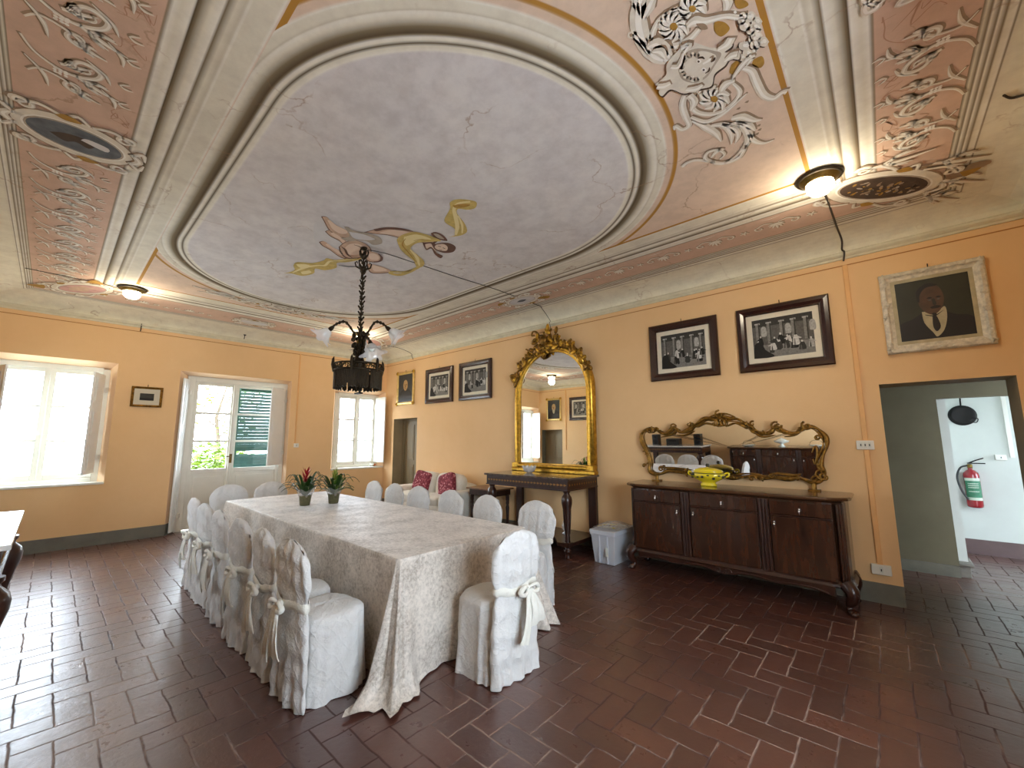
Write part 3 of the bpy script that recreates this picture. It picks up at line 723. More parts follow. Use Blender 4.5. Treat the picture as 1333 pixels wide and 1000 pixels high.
P.blob([T(-.2, 0), T(-.05, .08), T(.1, .02), T(.2, .05), T(.1, -.08), T(-.1, -.07)], 'f_skin', 10); P.blob([T(.3, -.2), T(.5, -.25), T(.45, -.1)], 'f_gold', 12); P.blob([T(-.3, -.2), T(-.5, -.25), T(-.45, -.1)], 'f_gold', 12)
P.build('painted_corner_medallion', ceiling, recalc=False)
P = Paint(); T = medallion(P, (1.0, -.93), radians(-40), .3, .13, 'f_pinkl'); P.build('painted_corner_medallion', ceiling, recalc=False)
P = Paint(); T = medallion(P, (4.97, -.84), 0, .22, .11, 'f_veil'); P.blob([T(-.1, 0), T(-.02, .04), T(.08, .0), T(0, -.04)], 'f_sea', 10)
P.blob([T(.22, .08), T(.34, .16), T(.42, .1), T(.3, .04)], 'f_gold', 12); P.blob([T(-.22, -.1), T(-.34, -.14), T(-.4, -.06)], 'f_gold', 12); P.build('painted_side_medallion', ceiling, recalc=False)
P = Paint(); medallion(P, (.86, -3.07), pi/2, .2, .11, 'f_veil'); P.build('painted_side_medallion', ceiling, recalc=False)
P = Paint(); medallion(P, (9.03, -3.07), pi/2, .2, .13, 'f_sea'); P.build('painted_side_medallion', ceiling, recalc=False)
# great cartouches at both ends of the oval
def cartouche(P, T):
    # T maps local (u along the end wall, v outward) ; drawn for u>=0 and mirrored
    for m in (1, -1):
        t = lambda x, y, m=m: T(m*x, y)
        P.stroke([(.02, .42), (.13, .46), (.24, .36), (.28, .2)]+spiral(.13, 1.15, .1, .30, .20, 14, -1), [.012, .02, .018, .014, .012, .010, .006], 1, t)
        P.stroke([(.20, .0), (.28, .06), (.36, .02), (.47, .1), (.56, .2)]+spiral(.10, 1.2, .4, .52, .26, 12, 1), [.012, .016, .016, .016, .012, .010, .006], 1, t)
        P.stroke([(.12, -.02), (.3, -.07), (.46, -.04), (.52, -.14)]+spiral(.04, 1.1, 1.5, .52, -.17, 8, -1), [.010, .014, .013, .010, .006], 1, t)
        for a in range(0, 360, 40):
            r = radians(a); P.stroke([(.30+.02*cos(r), .20+.02*sin(r)), (.30+.06*cos(r+.3), .20+.06*sin(r+.3)), (.30+.095*cos(r+.6), .20+.095*sin(r+.6))], [.006, .013, .004], 4, t)
            P.stroke([(.52+.015*cos(r), .24+.015*sin(r)), (.52+.04*cos(r+.3), .24+.04*sin(r+.3)), (.52+.07*cos(r+.6), .24+.07*sin(r+.6))], [.005, .011, .003], 4, t)
        P.ellipse(t(.30, .20), .028, .028, 0, 'f_gold', 8, 12); P.ellipse(t(.52, .25), .022, .022, 0, 'f_gold', 8, 12)
        acanthus(P, lambda x, y: t(.56+x*.8-y*.5, .10+y*.8+x*.3), .34, 2)
        acanthus(P, lambda x, y: t(.60+x*.9+y*.2, -.02+y*.9-x*.1), .38, 2)
        P.stroke([(.62, .02), (.78, -.02), (.9, .06), (.86, .16), (.76, .14), (.74, .06)], [.010, .014, .012, .010, .006, .003], 1, t)
        P.stroke([(.6, .06), (.7, .16), (.82, .24), (.92, .22), (.98, .26)], [.006, .02, .016, .008, .003], 1, t)
        P.stroke([(.7, .0), (.86, -.08), (1.0, -.06), (1.06, -.12), (1.0, -.15)], [.006, .012, .010, .006, .003], 1, t)
        P.stroke([(.10, .46), (.26, .44), (.36, .38), (.44, .44), (.52, .40), (.55, .37)], [.010, .012, .012, .010, .006], 1, t)
        P.blob([t(.22, .40), t(.30, .50), t(.26, .56), t(.17, .47)], 'f_gold', 1); P.blob([t(.36, .48), t(.42, .5), t(.42, .44), t(.37, .43)], 'f_gold', 1)
    P.blob([T(-.19, -.14), T(-.11, -.07), T(.0, -.16), T(.11, -.07), T(.19, -.14), T(.16, .04), T(.2, .2), T(.13, .26), T(.0, .33), T(-.13, .26), T(-.2, .2), T(-.16, .04)], 'f_shadow', 4)
    P.blob([T(-.175, -.12), T(-.1, -.05), T(.0, -.14), T(.1, -.05), T(.175, -.12), T(.145, .04), T(.18, .2), T(.12, .25), T(.0, .31), T(-.12, .25), T(-.18, .2), T(-.145, .04)], 'f_cream', 5)
    P.blob([T(-.1, -.02), T(0, -.06), T(.1, -.02), T(.12, .1), T(.07, .21), T(0, .24), T(-.07, .21), T(-.12, .1)], 'f_grey', 6)
    P.blob([T(-.07, .0), T(0, -.03), T(.07, .0), T(.085, .1), T(.05, .19), T(0, .21), T(-.05, .19), T(-.085, .1)], 'f_cream', 7)
    for i in range(13):
        a = i/12*2*pi; P.ellipse(T(.085*cos(a), .1+.11*sin(a)), .022, .022, 0, 'f_grey', 8, 9)
    for m in (1, -1): P.ribbon([T(m*.015, .12), T(m*.035, .13), T(m*.055, .12)], [.002, .005, .002], 'f_dark', 9)
    P.ribbon([T(0, .12), T(.006, .09), T(0, .075)], [.003, .006, .003], 'f_shadow', 9); P.ribbon([T(-.025, .045), T(0, .04), T(.025, .045)], [.002, .005, .002], 'f_dark', 9)
    for i in range(26):   # fruit swag
        u = rr.uniform(-.17, .17); v = .47+.07*cos(u*9)+rr.uniform(-.04, .04)
        P.ellipse(T(u+.005, v-.005), .034, .027, rr.uniform(0, 3), 'f_dark', 3, 12); P.ellipse(T(u, v), .03, .023, rr.uniform(0, 3), 'f_cream', 4+i % 4, 12); P.ellipse(T(u-.008, v+.008), .012, .009, 0, 'f_white', 9, 8)
def z3(x, y):
    q = on(820+x/4.545, y/4.545, 2, ZC); return (q.x, q.y)
def St(P, pts, w, l=1): P.stroke([z3(*p) for p in pts], [a*.0017 for a in w], l)
def Bl(P, pts, k, l): P.blob([z3(*p) for p in pts], k, l, 5)
P = Paint()
def fan(P, cx, cy, r, n, l, ph=0, sq=1):
    for i in range(n):
        a = ph+2*pi*i/n; St(P, [(cx+r*.2*cos(a), cy+r*.2*sin(a)*sq), (cx+r*.6*cos(a+.35), cy+r*.6*sin(a+.35)*sq), (cx+r*cos(a+.8), cy+r*sin(a+.8)*sq)], [5, r*.16, 3], l)
    Bl(P, [(cx+r*.25*cos(a), cy+r*.25*sin(a)*sq) for a in (0, 1.2, 2.4, 3.6, 4.9)], 'f_gold', l+4)
# stems and volutes
St(P, [(70, -40), (50, 60), (55, 160), (90, 260), (150, 330), (230, 345), (280, 300)], [12, 22, 24, 22, 20, 18, 8])
St(P, [(10, 195), (40, 215), (80, 250), (120, 310)], [8, 12, 14, 10]); Bl(P, [(-10, 190), (15, 180), (25, 205), (10, 225), (-15, 215)], 'f_cream', 3); Bl(P, [(-4, 200), (10, 192), (14, 206), (4, 214)], 'f_shadow', 4)
St(P, [(150, -40), (110, 40), (80, 110)], [6, 18, 6]); St(P, [(20, -30), (40, 10), (60, 80)], [8, 14, 6])
St(P, [(130, 240), (140, 180), (180, 110), (260, 60), (350, 20)], [10, 9, 8, 9, 6])
St(P, [(120, 230), (190, 262), (270, 270), (350, 230), (400, 180), (440, 120)], [10, 12, 12, 11, 10, 6])
fan(P, 260, 150, 95, 11, 2, .3); fan(P, 370, 45, 85, 9, 2, 1.0)
St(P, [(340, 150), (380, 120), (440, 120), (560, 90), (640, 95), (690, 80)], [8, 16, 12, 8, 8, 5], 6); Bl(P, [(390, 130), (440, 130), (460, 160), (420, 165)], 'f_shadow', 9)
St(P, [(560, -30), (580, 20), (560, 80)], [8, 12, 6]); St(P, [(100, 280), (150, 260), (200, 290), (240, 340)], [8, 22, 20, 8], 3); St(P, [(130, 300), (180, 300), (210, 340)], [5, 14, 5], 5)
for pts in ([(500, 120), (560, 130), (590, 170), (540, 215), (500, 180)], [(600, 380), (640, 350), (670, 370), (640, 440), (590, 430)], [(730, 350), (780, 330), (795, 370), (770, 400), (725, 385)], [(610, -10), (680, 0), (700, 30), (640, 50)]): Bl(P, pts, 'f_gold', 1)
# shield with mask
Sh = [(300, 270), (370, 240), (470, 270), (540, 265), (600, 200), (605, 260), (560, 300), (640, 290), (645, 340), (590, 340), (560, 380), (500, 430), (480, 500), (400, 520), (320, 545), (240, 520), (190, 560), (170, 530), (215, 500), (150, 495), (175, 470), (215, 430), (215, 380), (245, 330)]
Bl(P, [(x+6, y+10) for x, y in Sh], 'f_dark', 9); Bl(P, Sh, 'f_cream', 10)
Bl(P, [(320, 300), (400, 275), (500, 290), (540, 310), (500, 380), (450, 450), (380, 480), (310, 460), (285, 400), (290, 340)], 'f_grey', 11)
Bl(P, [(350, 320), (420, 290), (490, 305), (510, 330), (480, 390), (430, 450), (370, 460), (320, 430), (310, 370)], 'f_cream', 12)
for i in range(15):
    a = 1.2+i*.28; c_ = (385+80*cos(a), 385+75*sin(a)); Bl(P, [(c_[0]+18*cos(b), c_[1]+16*sin(b)) for b in (0, 1.25, 2.5, 3.75, 5)], 'f_grey' if i % 2 else 'f_cream', 13)
for cx, cy in ((405, 350), (435, 400)): Bl(P, [(cx-18, cy), (cx, cy-14), (cx+18, cy), (cx, cy+12)], 'f_white', 14); Bl(P, [(cx-7, cy), (cx, cy-7), (cx+7, cy), (cx, cy+7)], 'f_dark', 15)
P.ribbon([z3(400, 330), z3(425, 325), z3(440, 335)], [.004, .006, .002], 'f_dark', 15); P.ribbon([z3(445, 420), z3(465, 405), z3(470, 385)], [.003, .006, .002], 'f_dark', 15)
P.ribbon([z3(430, 365), z3(465, 345), z3(475, 330)], [.006, .008, .006], 'f_white', 14); P.ribbon([z3(478, 352), z3(495, 340), z3(500, 325)], [.004, .008, .004], 'f_dark', 15); P.ribbon([z3(470, 330), z3(490, 318), z3(480, 350)], [.003, .006, .003], 'f_shadow', 15)
St(P, [(300, 275), (340, 262), (320, 300)], [8, 14, 6], 12); St(P, [(240, 385), (290, 380), (320, 300)], [8, 12, 6], 12); St(P, [(330, 520), (390, 515), (430, 490)], [8, 14, 6], 12); St(P, [(160, 500), (200, 500), (240, 480)], [10, 14, 8], 12); St(P, [(600, 210), (575, 250), (520, 280)], [12, 14, 6], 12); St(P, [(635, 310), (600, 320), (560, 350)], [12, 14, 6], 12)
# hanging fruit
for i in range(30):
    f_ = i/29; cx = 640+110*sin(f_*pi)+rr.uniform(-45, 45); cy = 70+270*f_+rr.uniform(-12, 12); r = rr.uniform(24, 38)*(1-.4*abs(f_-.4))
    pc = [(cx+r*cos(b), cy+r*.9*sin(b)) for b in (0, 1.25, 2.5, 3.75, 5)]
    Bl(P, [(x-7, y+7) for x, y in pc], 'f_dark', 4+i % 3); Bl(P, pc, 'f_cream', 5+i % 3); Bl(P, [(cx+(x-cx)*.4+6, cy+(y-cy)*.4-6) for x, y in pc], 'f_white', 8+i % 3)
St(P, [(740, 320), (690, 350), (640, 410), (600, 470)], [4, 10, 8, 4], 6); St(P, [(720, 340), (690, 380)], [8, 3], 7)
St(P, [(670, 400), (720, 420), (750, 490), (790, 560), (850, 580), (900, 545), (930, 540)], [8, 11, 13, 13, 12, 9, 12])
# lower flower and leaves
St(P, [(330, 550), (310, 620), (330, 690), (350, 740), (310, 765), (270, 745), (265, 765)], [10, 12, 12, 10, 9, 9, 5]); St(P, [(350, 560), (380, 600), (360, 650)], [12, 14, 6], 3)
St(P, [(420, 530), (370, 590), (380, 650), (450, 675), (540, 660), (620, 600), (650, 540), (610, 490)], [6, 8, 9, 10, 10, 9, 8, 4])
fan(P, 500, 580, 92, 10, 2, .2, .85); St(P, [(540, 530), (570, 490), (620, 470)], [10, 16, 5], 7)
for pts, w in (([(360, 690), (440, 720), (520, 690), (590, 640), (690, 550)], [6, 12, 10, 7, 2]), ([(370, 710), (450, 750), (510, 790), (540, 835)], [6, 16, 14, 2]), ([(480, 740), (560, 740), (600, 790), (600, 850)], [6, 16, 12, 2]), ([(540, 730), (620, 760), (640, 800), (620, 850)], [5, 14, 10, 2]),
               ([(580, 740), (650, 730), (700, 790), (690, 850), (620, 930), (560, 960)], [6, 14, 16, 12, 8, 3]), ([(600, 700), (660, 690), (730, 710), (780, 705)], [10, 18, 12, 2]), ([(620, 720), (700, 740), (740, 770)], [8, 16, 3]), ([(700, 790), (730, 830), (790, 845), (850, 825)], [8, 12, 7, 2]),
               ([(690, 850), (640, 930), (540, 965), (450, 940), (460, 900), (520, 885), (560, 910), (530, 940)], [6, 14, 12, 9, 8, 7, 6, 3]), ([(500, 960), (400, 945), (340, 960), (310, 985)], [6, 8, 9, 10]), ([(560, 880), (520, 890), (480, 930)], [3, 12, 3])): St(P, pts, w, 2)
for x, y in ((760, 740), (765, 765), (750, 790), (690, 600), (640, 640)): Bl(P, [(x-12, y+6), (x, y-4), (x+14, y-8), (x+6, y+6)], 'f_shadow', 1)
P.build('painted_mask_cartouche', ceiling, recalc=False)
P = Paint(); cartouche(P, lambda u, v: (2.12-v*.5, -3.05+u*1.05)); P.build('painted_mask_cartouche', ceiling, recalc=False)
# small gold corner at the top edge of the picture: end of the left gold border
P = Paint()
P.ribbon([(8.44, -4.66), (7.6, -4.66)], [.014, .014], 'f_gold', 1); P.build('painted_gold_border', ceiling, recalc=False)
# flying figures traced onto the ceiling plane (zoomed picture, origin 360,240, scale 4.76)
def z2(x, y):
    q = on(360+x/4.76, 240+y/4.76, 2, ZC); return (q.x, q.y)
def B(P, pts, k, l, n=4): P.blob([z2(*p) for p in pts], k, l, n)
def limb(P, pts, l, base='f_skin'):
    c = [sum(p[i] for p in pts)/len(pts) for i in (0, 1)]
    q = lambda f, dx=0, dy=0: [(c[0]+(p[0]-c[0])*f+dx, c[1]+(p[1]-c[1])*f+dy) for p in pts]
    B(P, pts, 'f_skin3', l); B(P, q(.93, 1, -3), base, l+1); B(P, q(.62, 3, -5), 'f_skin2', l+2)
def Rb(P, pts, w, k, l): P.ribbon([z2(*p) for p in pts], w, k, l)
P = Paint()
B(P, [(230, 250), (300, 200), (420, 260), (560, 290), (640, 400), (500, 470), (330, 440), (240, 360)], 'f_veil', 0)
limb(P, [(540, 296), (600, 280), (660, 266), (740, 266), (830, 286), (930, 318), (1000, 345), (960, 372), (900, 360), (840, 360), (800, 345), (750, 330), (690, 315), (600, 305)], 1)
B(P, [(600, 276), (680, 264), (780, 270), (850, 290), (780, 284), (690, 276), (620, 288)], 'f_skin3', 4)
limb(P, [(276, 196), (308, 198), (330, 222), (380, 258), (440, 285), (478, 308), (466, 330), (410, 332), (362, 310), (322, 278), (296, 232)], 3)
limb(P, [(300, 290), (330, 282), (380, 310), (425, 345), (450, 375), (430, 392), (392, 352), (335, 322)], 2)
B(P, [(418, 258), (448, 262), (470, 280), (560, 298), (640, 326), (652, 362), (600, 372), (560, 350), (500, 345), (450, 350), (400, 330), (452, 318)], 'f_grey', 6); B(P, [(450, 290), (540, 306), (610, 335), (560, 342), (480, 330)], 'f_veil', 7)
limb(P, [(262, 355), (292, 350), (330, 380), (390, 408), (430, 415), (470, 440), (440, 462), (390, 448), (330, 405), (285, 380)], 3)
limb(P, [(385, 385), (430, 352), (500, 346), (560, 370), (590, 410), (560, 440), (500, 458), (430, 455), (395, 420)], 5)
Rb(P, [(400, 380), (425, 400), (440, 430), (470, 452)], [.004, .012, .012, .004], 'f_skin3', 8); Rb(P, [(480, 370), (520, 385), (540, 415)], [.003, .008, .003], 'f_skin3', 8)
limb(P, [(545, 425), (585, 412), (630, 428), (650, 455), (640, 476), (600, 480), (560, 468)], 8); Rb(P, [(600, 474), (640, 470), (652, 448), (632, 425)], [.006, .014, .014, .006], 'f_skin3', 11)
limb(P, [(560, 490), (620, 500), (700, 528), (705, 545), (620, 552), (575, 540)], 3)
Rb(P, [(705, 536), (725, 535), (745, 532)], [.006, .006, .001], 'f_skin3', 4)
# yellow cloth of the right figure, trailing left and right
B(P, [(745, 340), (760, 320), (800, 300), (860, 290), (940, 310), (1020, 345), (960, 350), (870, 360), (830, 395), (870, 430), (915, 475), (905, 505), (870, 510), (850, 470), (800, 430), (765, 390)], 'f_cloth', 8)
B(P, [(790, 320), (870, 305), (960, 335), (880, 340), (810, 375), (790, 350)], 'f_cloth2', 9); Rb(P, [(830, 400), (870, 450), (885, 500)], [.01, .02, .008], 'f_cloth2', 9); Rb(P, [(800, 330), (780, 370), (820, 420), (860, 470)], [.002, .008, .006, .003], 'f_gold', 10); Rb(P, [(960, 345), (900, 335), (850, 345)], [.002, .006, .003], 'f_gold', 10)
Rb(P, [(880, 510), (820, 540), (760, 558), (710, 550), (720, 540), (790, 540), (840, 525)], [.02, .03, .035, .03, .02, .02, .01], 'f_cloth', 5)
B(P, [(1060, 325), (1110, 310), (1100, 270), (1040, 225), (1075, 150), (1075, 110), (1120, 90), (1200, 95), (1240, 110), (1230, 145), (1180, 155), (1125, 150), (1120, 180), (1165, 240), (1180, 290), (1140, 315)], 'f_cloth', 3)
Rb(P, [(1110, 310), (1120, 260), (1110, 200), (1100, 150), (1130, 115), (1200, 105)], [.012, .02, .02, .015, .015, .01], 'f_cloth2', 4); Rb(P, [(1150, 300), (1150, 250), (1125, 190)], [.006, .012, .006], 'f_cloth2', 5)
B(P, [(1090, 128), (1140, 118), (1200, 122), (1170, 138), (1110, 142)], 'f_gold', 5)
B(P, [(955, 300), (985, 292), (1030, 310), (1060, 345), (1030, 345), (980, 330)], 'f_skin3', 5); B(P, [(970, 302), (1000, 304), (1040, 335), (1000, 328)], 'f_grey', 6)
B(P, [(1000, 345), (1060, 348), (1130, 358), (1060, 364)], 'f_veil', 5)
B(P, [(985, 365), (1030, 358), (1075, 362), (1110, 385), (1095, 415), (1040, 422), (990, 405), (970, 385)], 'f_skin3', 6); B(P, [(990, 370), (1035, 366), (1060, 385), (1050, 408), (1000, 402), (980, 385)], 'f_skin2', 7)
Rb(P, [(1000, 378), (1018, 382)], [.004, .006], 'f_dark', 8); Rb(P, [(1030, 388), (1045, 394)], [.004, .006], 'f_dark', 8); Rb(P, [(1005, 398), (1025, 404)], [.003, .005], 'f_skin3', 8)
B(P, [(905, 360), (960, 355), (985, 370), (975, 400), (1000, 425), (1030, 440), (1015, 455), (980, 430), (960, 395), (930, 405), (915, 385)], 'f_skin3', 5); B(P, [(920, 368), (955, 362), (970, 385), (1000, 432), (960, 385), (930, 395)], 'f_skin2', 6)
# left trailing cloth
B(P, [(45, 550), (110, 530), (105, 500), (130, 480), (220, 485), (290, 470), (310, 455), (360, 465), (420, 460), (510, 445), (525, 462), (440, 480), (375, 485), (370, 515), (300, 530), (240, 520), (230, 550), (160, 565), (90, 550)], 'f_cloth', 4)
Rb(P, [(100, 545), (170, 515), (250, 500), (300, 500), (330, 475), (400, 470), (500, 455)], [.008, .02, .012, .015, .015, .01, .006], 'f_cloth2', 5)
B(P, [(120, 492), (180, 492), (210, 505), (150, 515)], 'f_cloth2', 6); B(P, [(150, 540), (200, 530), (215, 545), (165, 555)], 'f_cloth2', 6)
Rb(P, [(385, 500), (460, 508), (520, 505)], [.006, .014, .006], 'f_sea', 4)
P.build('painted_flying_figures', ceiling, recalc=False)
# ------------------------------------------------------------------ chandelier, lamps, cables
def ceiling_lamp(loc, label):
    t = thing('ceiling_lamp', label, 'lamp', loc, 0, 'round ceiling lamps')
    MB().lathe([(0, 0), (.15, 0), (.15, -.012), (.135, -.022), (.13, -.02)], 'bronze', 36).build('rose', t)
    MB().lathe([(.13, -.018), (.122, -.03), (.10, -.045), (.095, -.052), (.085, -.052)], 'brass', 36, caps=False).build('collar', t)
    MB().lathe([(.088, -.045), (.09, -.075), (.082, -.105), (.06, -.128), (.03, -.138), (.001, -.14)], 'bulb', 28).build('globe', t)
    return t
HK = on(474, 322, 2, ZC)
lamps = [(1.5, -4.68), (8.5, -1.44), (1.5, -1.46), (8.5, -4.7)]
ceiling_lamp((1.5, -4.68, ZC-.005), 'lit globe lamp on the ceiling between the big window and the french door')
ceiling_lamp((8.5, -1.44, ZC-.005), 'lit globe lamp on the ceiling beside the dark oval medallion, above the sideboard end')
ceiling_lamp((1.5, -1.46, ZC-.005), 'lit globe lamp on the ceiling seen just behind the chandelier')
for x, y in lamps[:3]:
    l = bpy.data.lights.new('lamp_light', 'POINT'); l.energy = 12; l.color = (1, .86, .64); l.shadow_soft_size = .09
    o = bpy.data.objects.new('lamp_light', l); C.objects.link(o); o.location = (x, y, ZC-.2)
ch = thing('chandelier', 'dark bronze chandelier with glass flower shades and beaded fringe over the table', 'chandelier', (HK.x, HK.y, ZC))
mb = MB()
mb.tube([(0, 0, 0), (0, 0, -.03), (.02, 0, -.05), (0, 0, -.09), (-.015, 0, -.07), (0, 0, -.05)], .006, 'bronze', 6)
mb.lathe([(0, 0), (.035, -.005), (.02, -.03), (.006, -.035)], 'bronze', 16)
mb.build('ceiling_hook', ch)
mb = MB(); mb.tube([(0, 0, -.07), (0, 0, -1.25)], .008, 'bronze', 8)
z = -.12
while z > -.95:
    mb.lathe([(0, .02), (.018, .008), (.024, 0), (.016, -.012), (0, -.02)], 'bronze', 8, (0, 0, z))
    for a in range(3):
        q = a*2.1+z*9; mb.ell((.022*cos(q), .022*sin(q), z+.02), (.010, .006, .022), 'bronze', n=6, R=Matrix.Rotation(q, 3, 'Z') @ Matrix.Rotation(.6, 3, 'Y'))
    z -= .055
mb.tube([(0, 0, -.95), (0, 0, -1.2)], .014, 'brass', 8); mb.build('stem', ch)
mb = MB()
for zc_, rr_, nn in ((-.24, .07, 6), (-.10, .04, 5)):
    mb.lathe([(.0, .03), (.03, .02), (.038, 0), (.02, -.03), (0, -.04)], 'bronze', 12, (0, 0, zc_))
    for i in range(nn):
        a = i*2*pi/nn; mb.tube([(.03*cos(a), .03*sin(a), zc_), (rr_*cos(a), rr_*sin(a), zc_+.02), (rr_*1.15*cos(a), rr_*1.15*sin(a), zc_+.06), (rr_*.9*cos(a), rr_*.9*sin(a), zc_+.075), (rr_*.8*cos(a), rr_*.8*sin(a), zc_+.055)], [.009, .008, .007, .006, .004], 'bronze', 6)
mb.build('crown', ch)
mb = MB()
mb.lathe([(.012, 0), (.03, -.05), (.022, -.1), (.045, -.16), (.03, -.24), (.05, -.30), (.065, -.36), (.04, -.44), (.02, -.5), (.03, -.55), (.012, -.6), (0, -.61)], 'bronze', 14, (0, 0, -.9))
rnd = random.Random(2)
for i in range(60):
    a = rnd.uniform(0, 6.28); z = -.92-rnd.random()*.45; r = .035+.03*rnd.random()
    mb.ell((r*cos(a), r*sin(a), z), (.022, .008, .03), 'bronze', n=6, R=Matrix.Rotation(a, 3, 'Z') @ Matrix.Rotation(rnd.uniform(-.8, .8), 3, 'Y'))
mb.lathe([(.03, 0), (.036, -.04), (.03, -.09)], 'brass', 14, (0, 0, -1.0), caps=False)
mb.build('body', ch)
ZR = -1.27; RR = .235
mb = MB()
for z, h in ((ZR+.012, .014), (ZR-.05, .018)):
    mb.lathe([(RR-.006, z-h/2), (RR+.006, z-h/2), (RR+.006, z+h/2), (RR-.006, z+h/2), (RR-.006, z-h/2)], 'bronze', 40, caps=False)
for i in range(30):
    a = i*2*pi/30; X = Matrix.Translation((RR*cos(a), RR*sin(a), ZR-.022)) @ Matrix.Rotation(a+pi/2, 4, 'Z')
    mb.tube([X @ Vector(p) for p in ((-.022, 0, -.028), (-.012, 0, .02), (.008, 0, .024), (.016, 0, .002), (.004, 0, -.008))], .0048, 'bronze', 5)
for i in range(6):
    a = i*2*pi/6+.3; mb.tube([(RR*cos(a), RR*sin(a), ZR-.07), (RR*1.04*cos(a), RR*1.04*sin(a), ZR), (RR*1.03*cos(a), RR*1.03*sin(a), ZR+.055), (RR*1.0*cos(a), RR*1.0*sin(a), ZR+.08)], [.01, .017, .012, .003], 'bronze', 6)
    mb.tube([(RR*cos(a), RR*sin(a), ZR-.02), (.12*cos(a), .12*sin(a), ZR+.03), (.04*cos(a), .04*sin(a), ZR+.0)], .006, 'brass', 6)
mb.build('pierced_ring', ch)
mb = MB()
mb.lathe([(RR-.03, ZR-.06), (RR-.028, ZR-.06), (RR-.028, ZR-.075), (RR-.03, ZR-.075)], 'bronze', 40, caps=False)
for i in range(116):
    a = i*2*pi/116; L = .165+.007*sin(i*1.9)-(.03 if i % 9 == 0 else 0)
    if i % 29: mb.tube([((RR-.01)*cos(a), (RR-.01)*sin(a), ZR-.05), ((RR-.012)*cos(a), (RR-.012)*sin(a), ZR-.06-L)], [.0065, .0072], 'bronze', 5)
fr = mb.build('bead_fringe', ch); fr['kind'] = 'stuff'
mb = MB(); mb.tube([(0, 0, -1.49), (.02, .03, -1.5), (-.02, .02, -1.535)], .008, 'iron', 6); mb.box(-.05, .05, -.008, .03, -1.545, -1.53, 'iron')
mb.build('finial', ch); MB().tube([(-.2, -.02, -1.2), (-.33, -.05, -1.24)], .004, 'iron', 6).build('loose_wire', ch)
def arm(a, z0, r, zt, droop, lit=False):
    X = Matrix.Rotation(a, 4, 'Z')
    pts = sampc([(.03, 0, z0-.12), (.08, 0, z0-.02), (.15*r/.27, 0, zt), (.22*r/.27, 0, zt-.005), (r, 0, zt-.035)], 6)
    mb = MB(); mb.tube([X @ p for p in pts], [.011]*len(pts), 'bronze', 7)
    for i in range(2, len(pts)-2, 3):
        mb.ell(X @ pts[i], (.016, .012, .02), 'bronze', n=6)
    o = mb.build('arm', ch)
    s = Matrix.Translation(X @ Vector((r+.012, 0, zt-.05))) @ X @ Matrix.Rotation(radians(180-droop), 4, 'Y')
    MB().lathe([(.012, -.02), (.02, 0), (.024, .02), (.02, .04), (.012, .045)], 'bronze', 12, X=s).build('lamp_socket', o)
    rings = []
    for r_, z_, w in ((.02, .035, 0), (.042, .05, .0), (.055, .08, .03), (.066, .115, .10), (.095, .15, .2), (.11, .152, .26)):
        rings.append([(r_*(1+w*cos(6*t))*cos(t), r_*(1+w*cos(6*t))*sin(t), z_+.02*w*cos(6*t)) for t in [2*pi*i/36 for i in range(36)]])
    MB().loft(rings, 'shade_glass', caps=False, X=s).build('glass_shade', o)
    MB().lathe([(.001, .12), (.02, .11), (.03, .085), (.022, .055), (.012, .04)], 'china', 12, X=s).build('light_bulb', o)
VA = YAW
arm(VA+pi-.15, -.88, .30, -.80, 52); arm(VA+.25, -.88, .25, -.80, 50); arm(VA-.75, -1.12, .2, -1.0, 30); arm(VA+pi/2+.3, -.9, .2, -.84, 25)
def cable(name, pts, r, label, k='cable', n=6):
    return tag(MB().tube(sampc(pts, n), r, k, 6).build(name), label, 'cable')
cable('cable', [(HK.x, HK.y, ZC-.03), (4.87, -2.97, ZC-.004), (4.93, -2.1, ZC-.004), (5.0, -1.35, ZC-.004), (5.0, -.5, ZC-.004), (4.97, -.38, ZC-.01), (4.93, -.2, 3.43), (4.88, -.03, 3.37), (4.88, -.062, 3.345), (4.88, -.03, 3.26)], .004, 'thin electric cable from the chandelier across the painted ceiling to the long wall')
cable('cable', [(8.5, -1.3, ZC-.006), (8.52, -.98, ZC-.006), (8.54, -.42, ZC-.008), (8.56, -.2, 3.43), (8.55, -.06, 3.385), (8.565, -.062, 3.35), (8.55, -.03, 3.27)], .008, 'twisted cable from the ceiling lamp above the sideboard down over the cornice')
cable('cable', [(1.42, -4.8, ZC-.006), (1.44, -5.07, ZC-.006), (1.46, -5.6, ZC-.006)], .004, 'thin cable crossing the ceiling left of the lamp near the big window')
cable('cable', [(.9, -.8, ZC-.006), (1.0, -.42, ZC-.01), (1.1, -.18, 3.42), (1.1, -.06, 3.37), (1.1, -.062, 3.34), (1.1, -.02, 3.26)], .005, 'short cable dropping over the cornice above the gilt framed portrait')
cable('cable', [(9.40, -1.66, ZC-.006), (9.44, -1.60, 3.492), (9.50, -1.62, 3.472)], .007, 'black cable end hooked over the cove at the right edge of the ceiling')
# wall hooks
for (x, y), lb in (((183, 428), 'rusty iron hook on the cornice between the big window and the french door'), ((317, 440), 'brown porcelain pulley on the cornice above the french door')):
    p = on(x, y, 0, 0)
    h = MB(); h.tube([(0, p.y, p.z-.04), (.05, p.y, p.z-.02), (.065, p.y, p.z+.04)], .006, 'iron', 6); h.ell((.07, p.y, p.z+.06), (.012, .028, .03) if x > 200 else (.006, .006, .01), 'iron', n=10)
    tag(h.build('hook'), lb, 'hook')
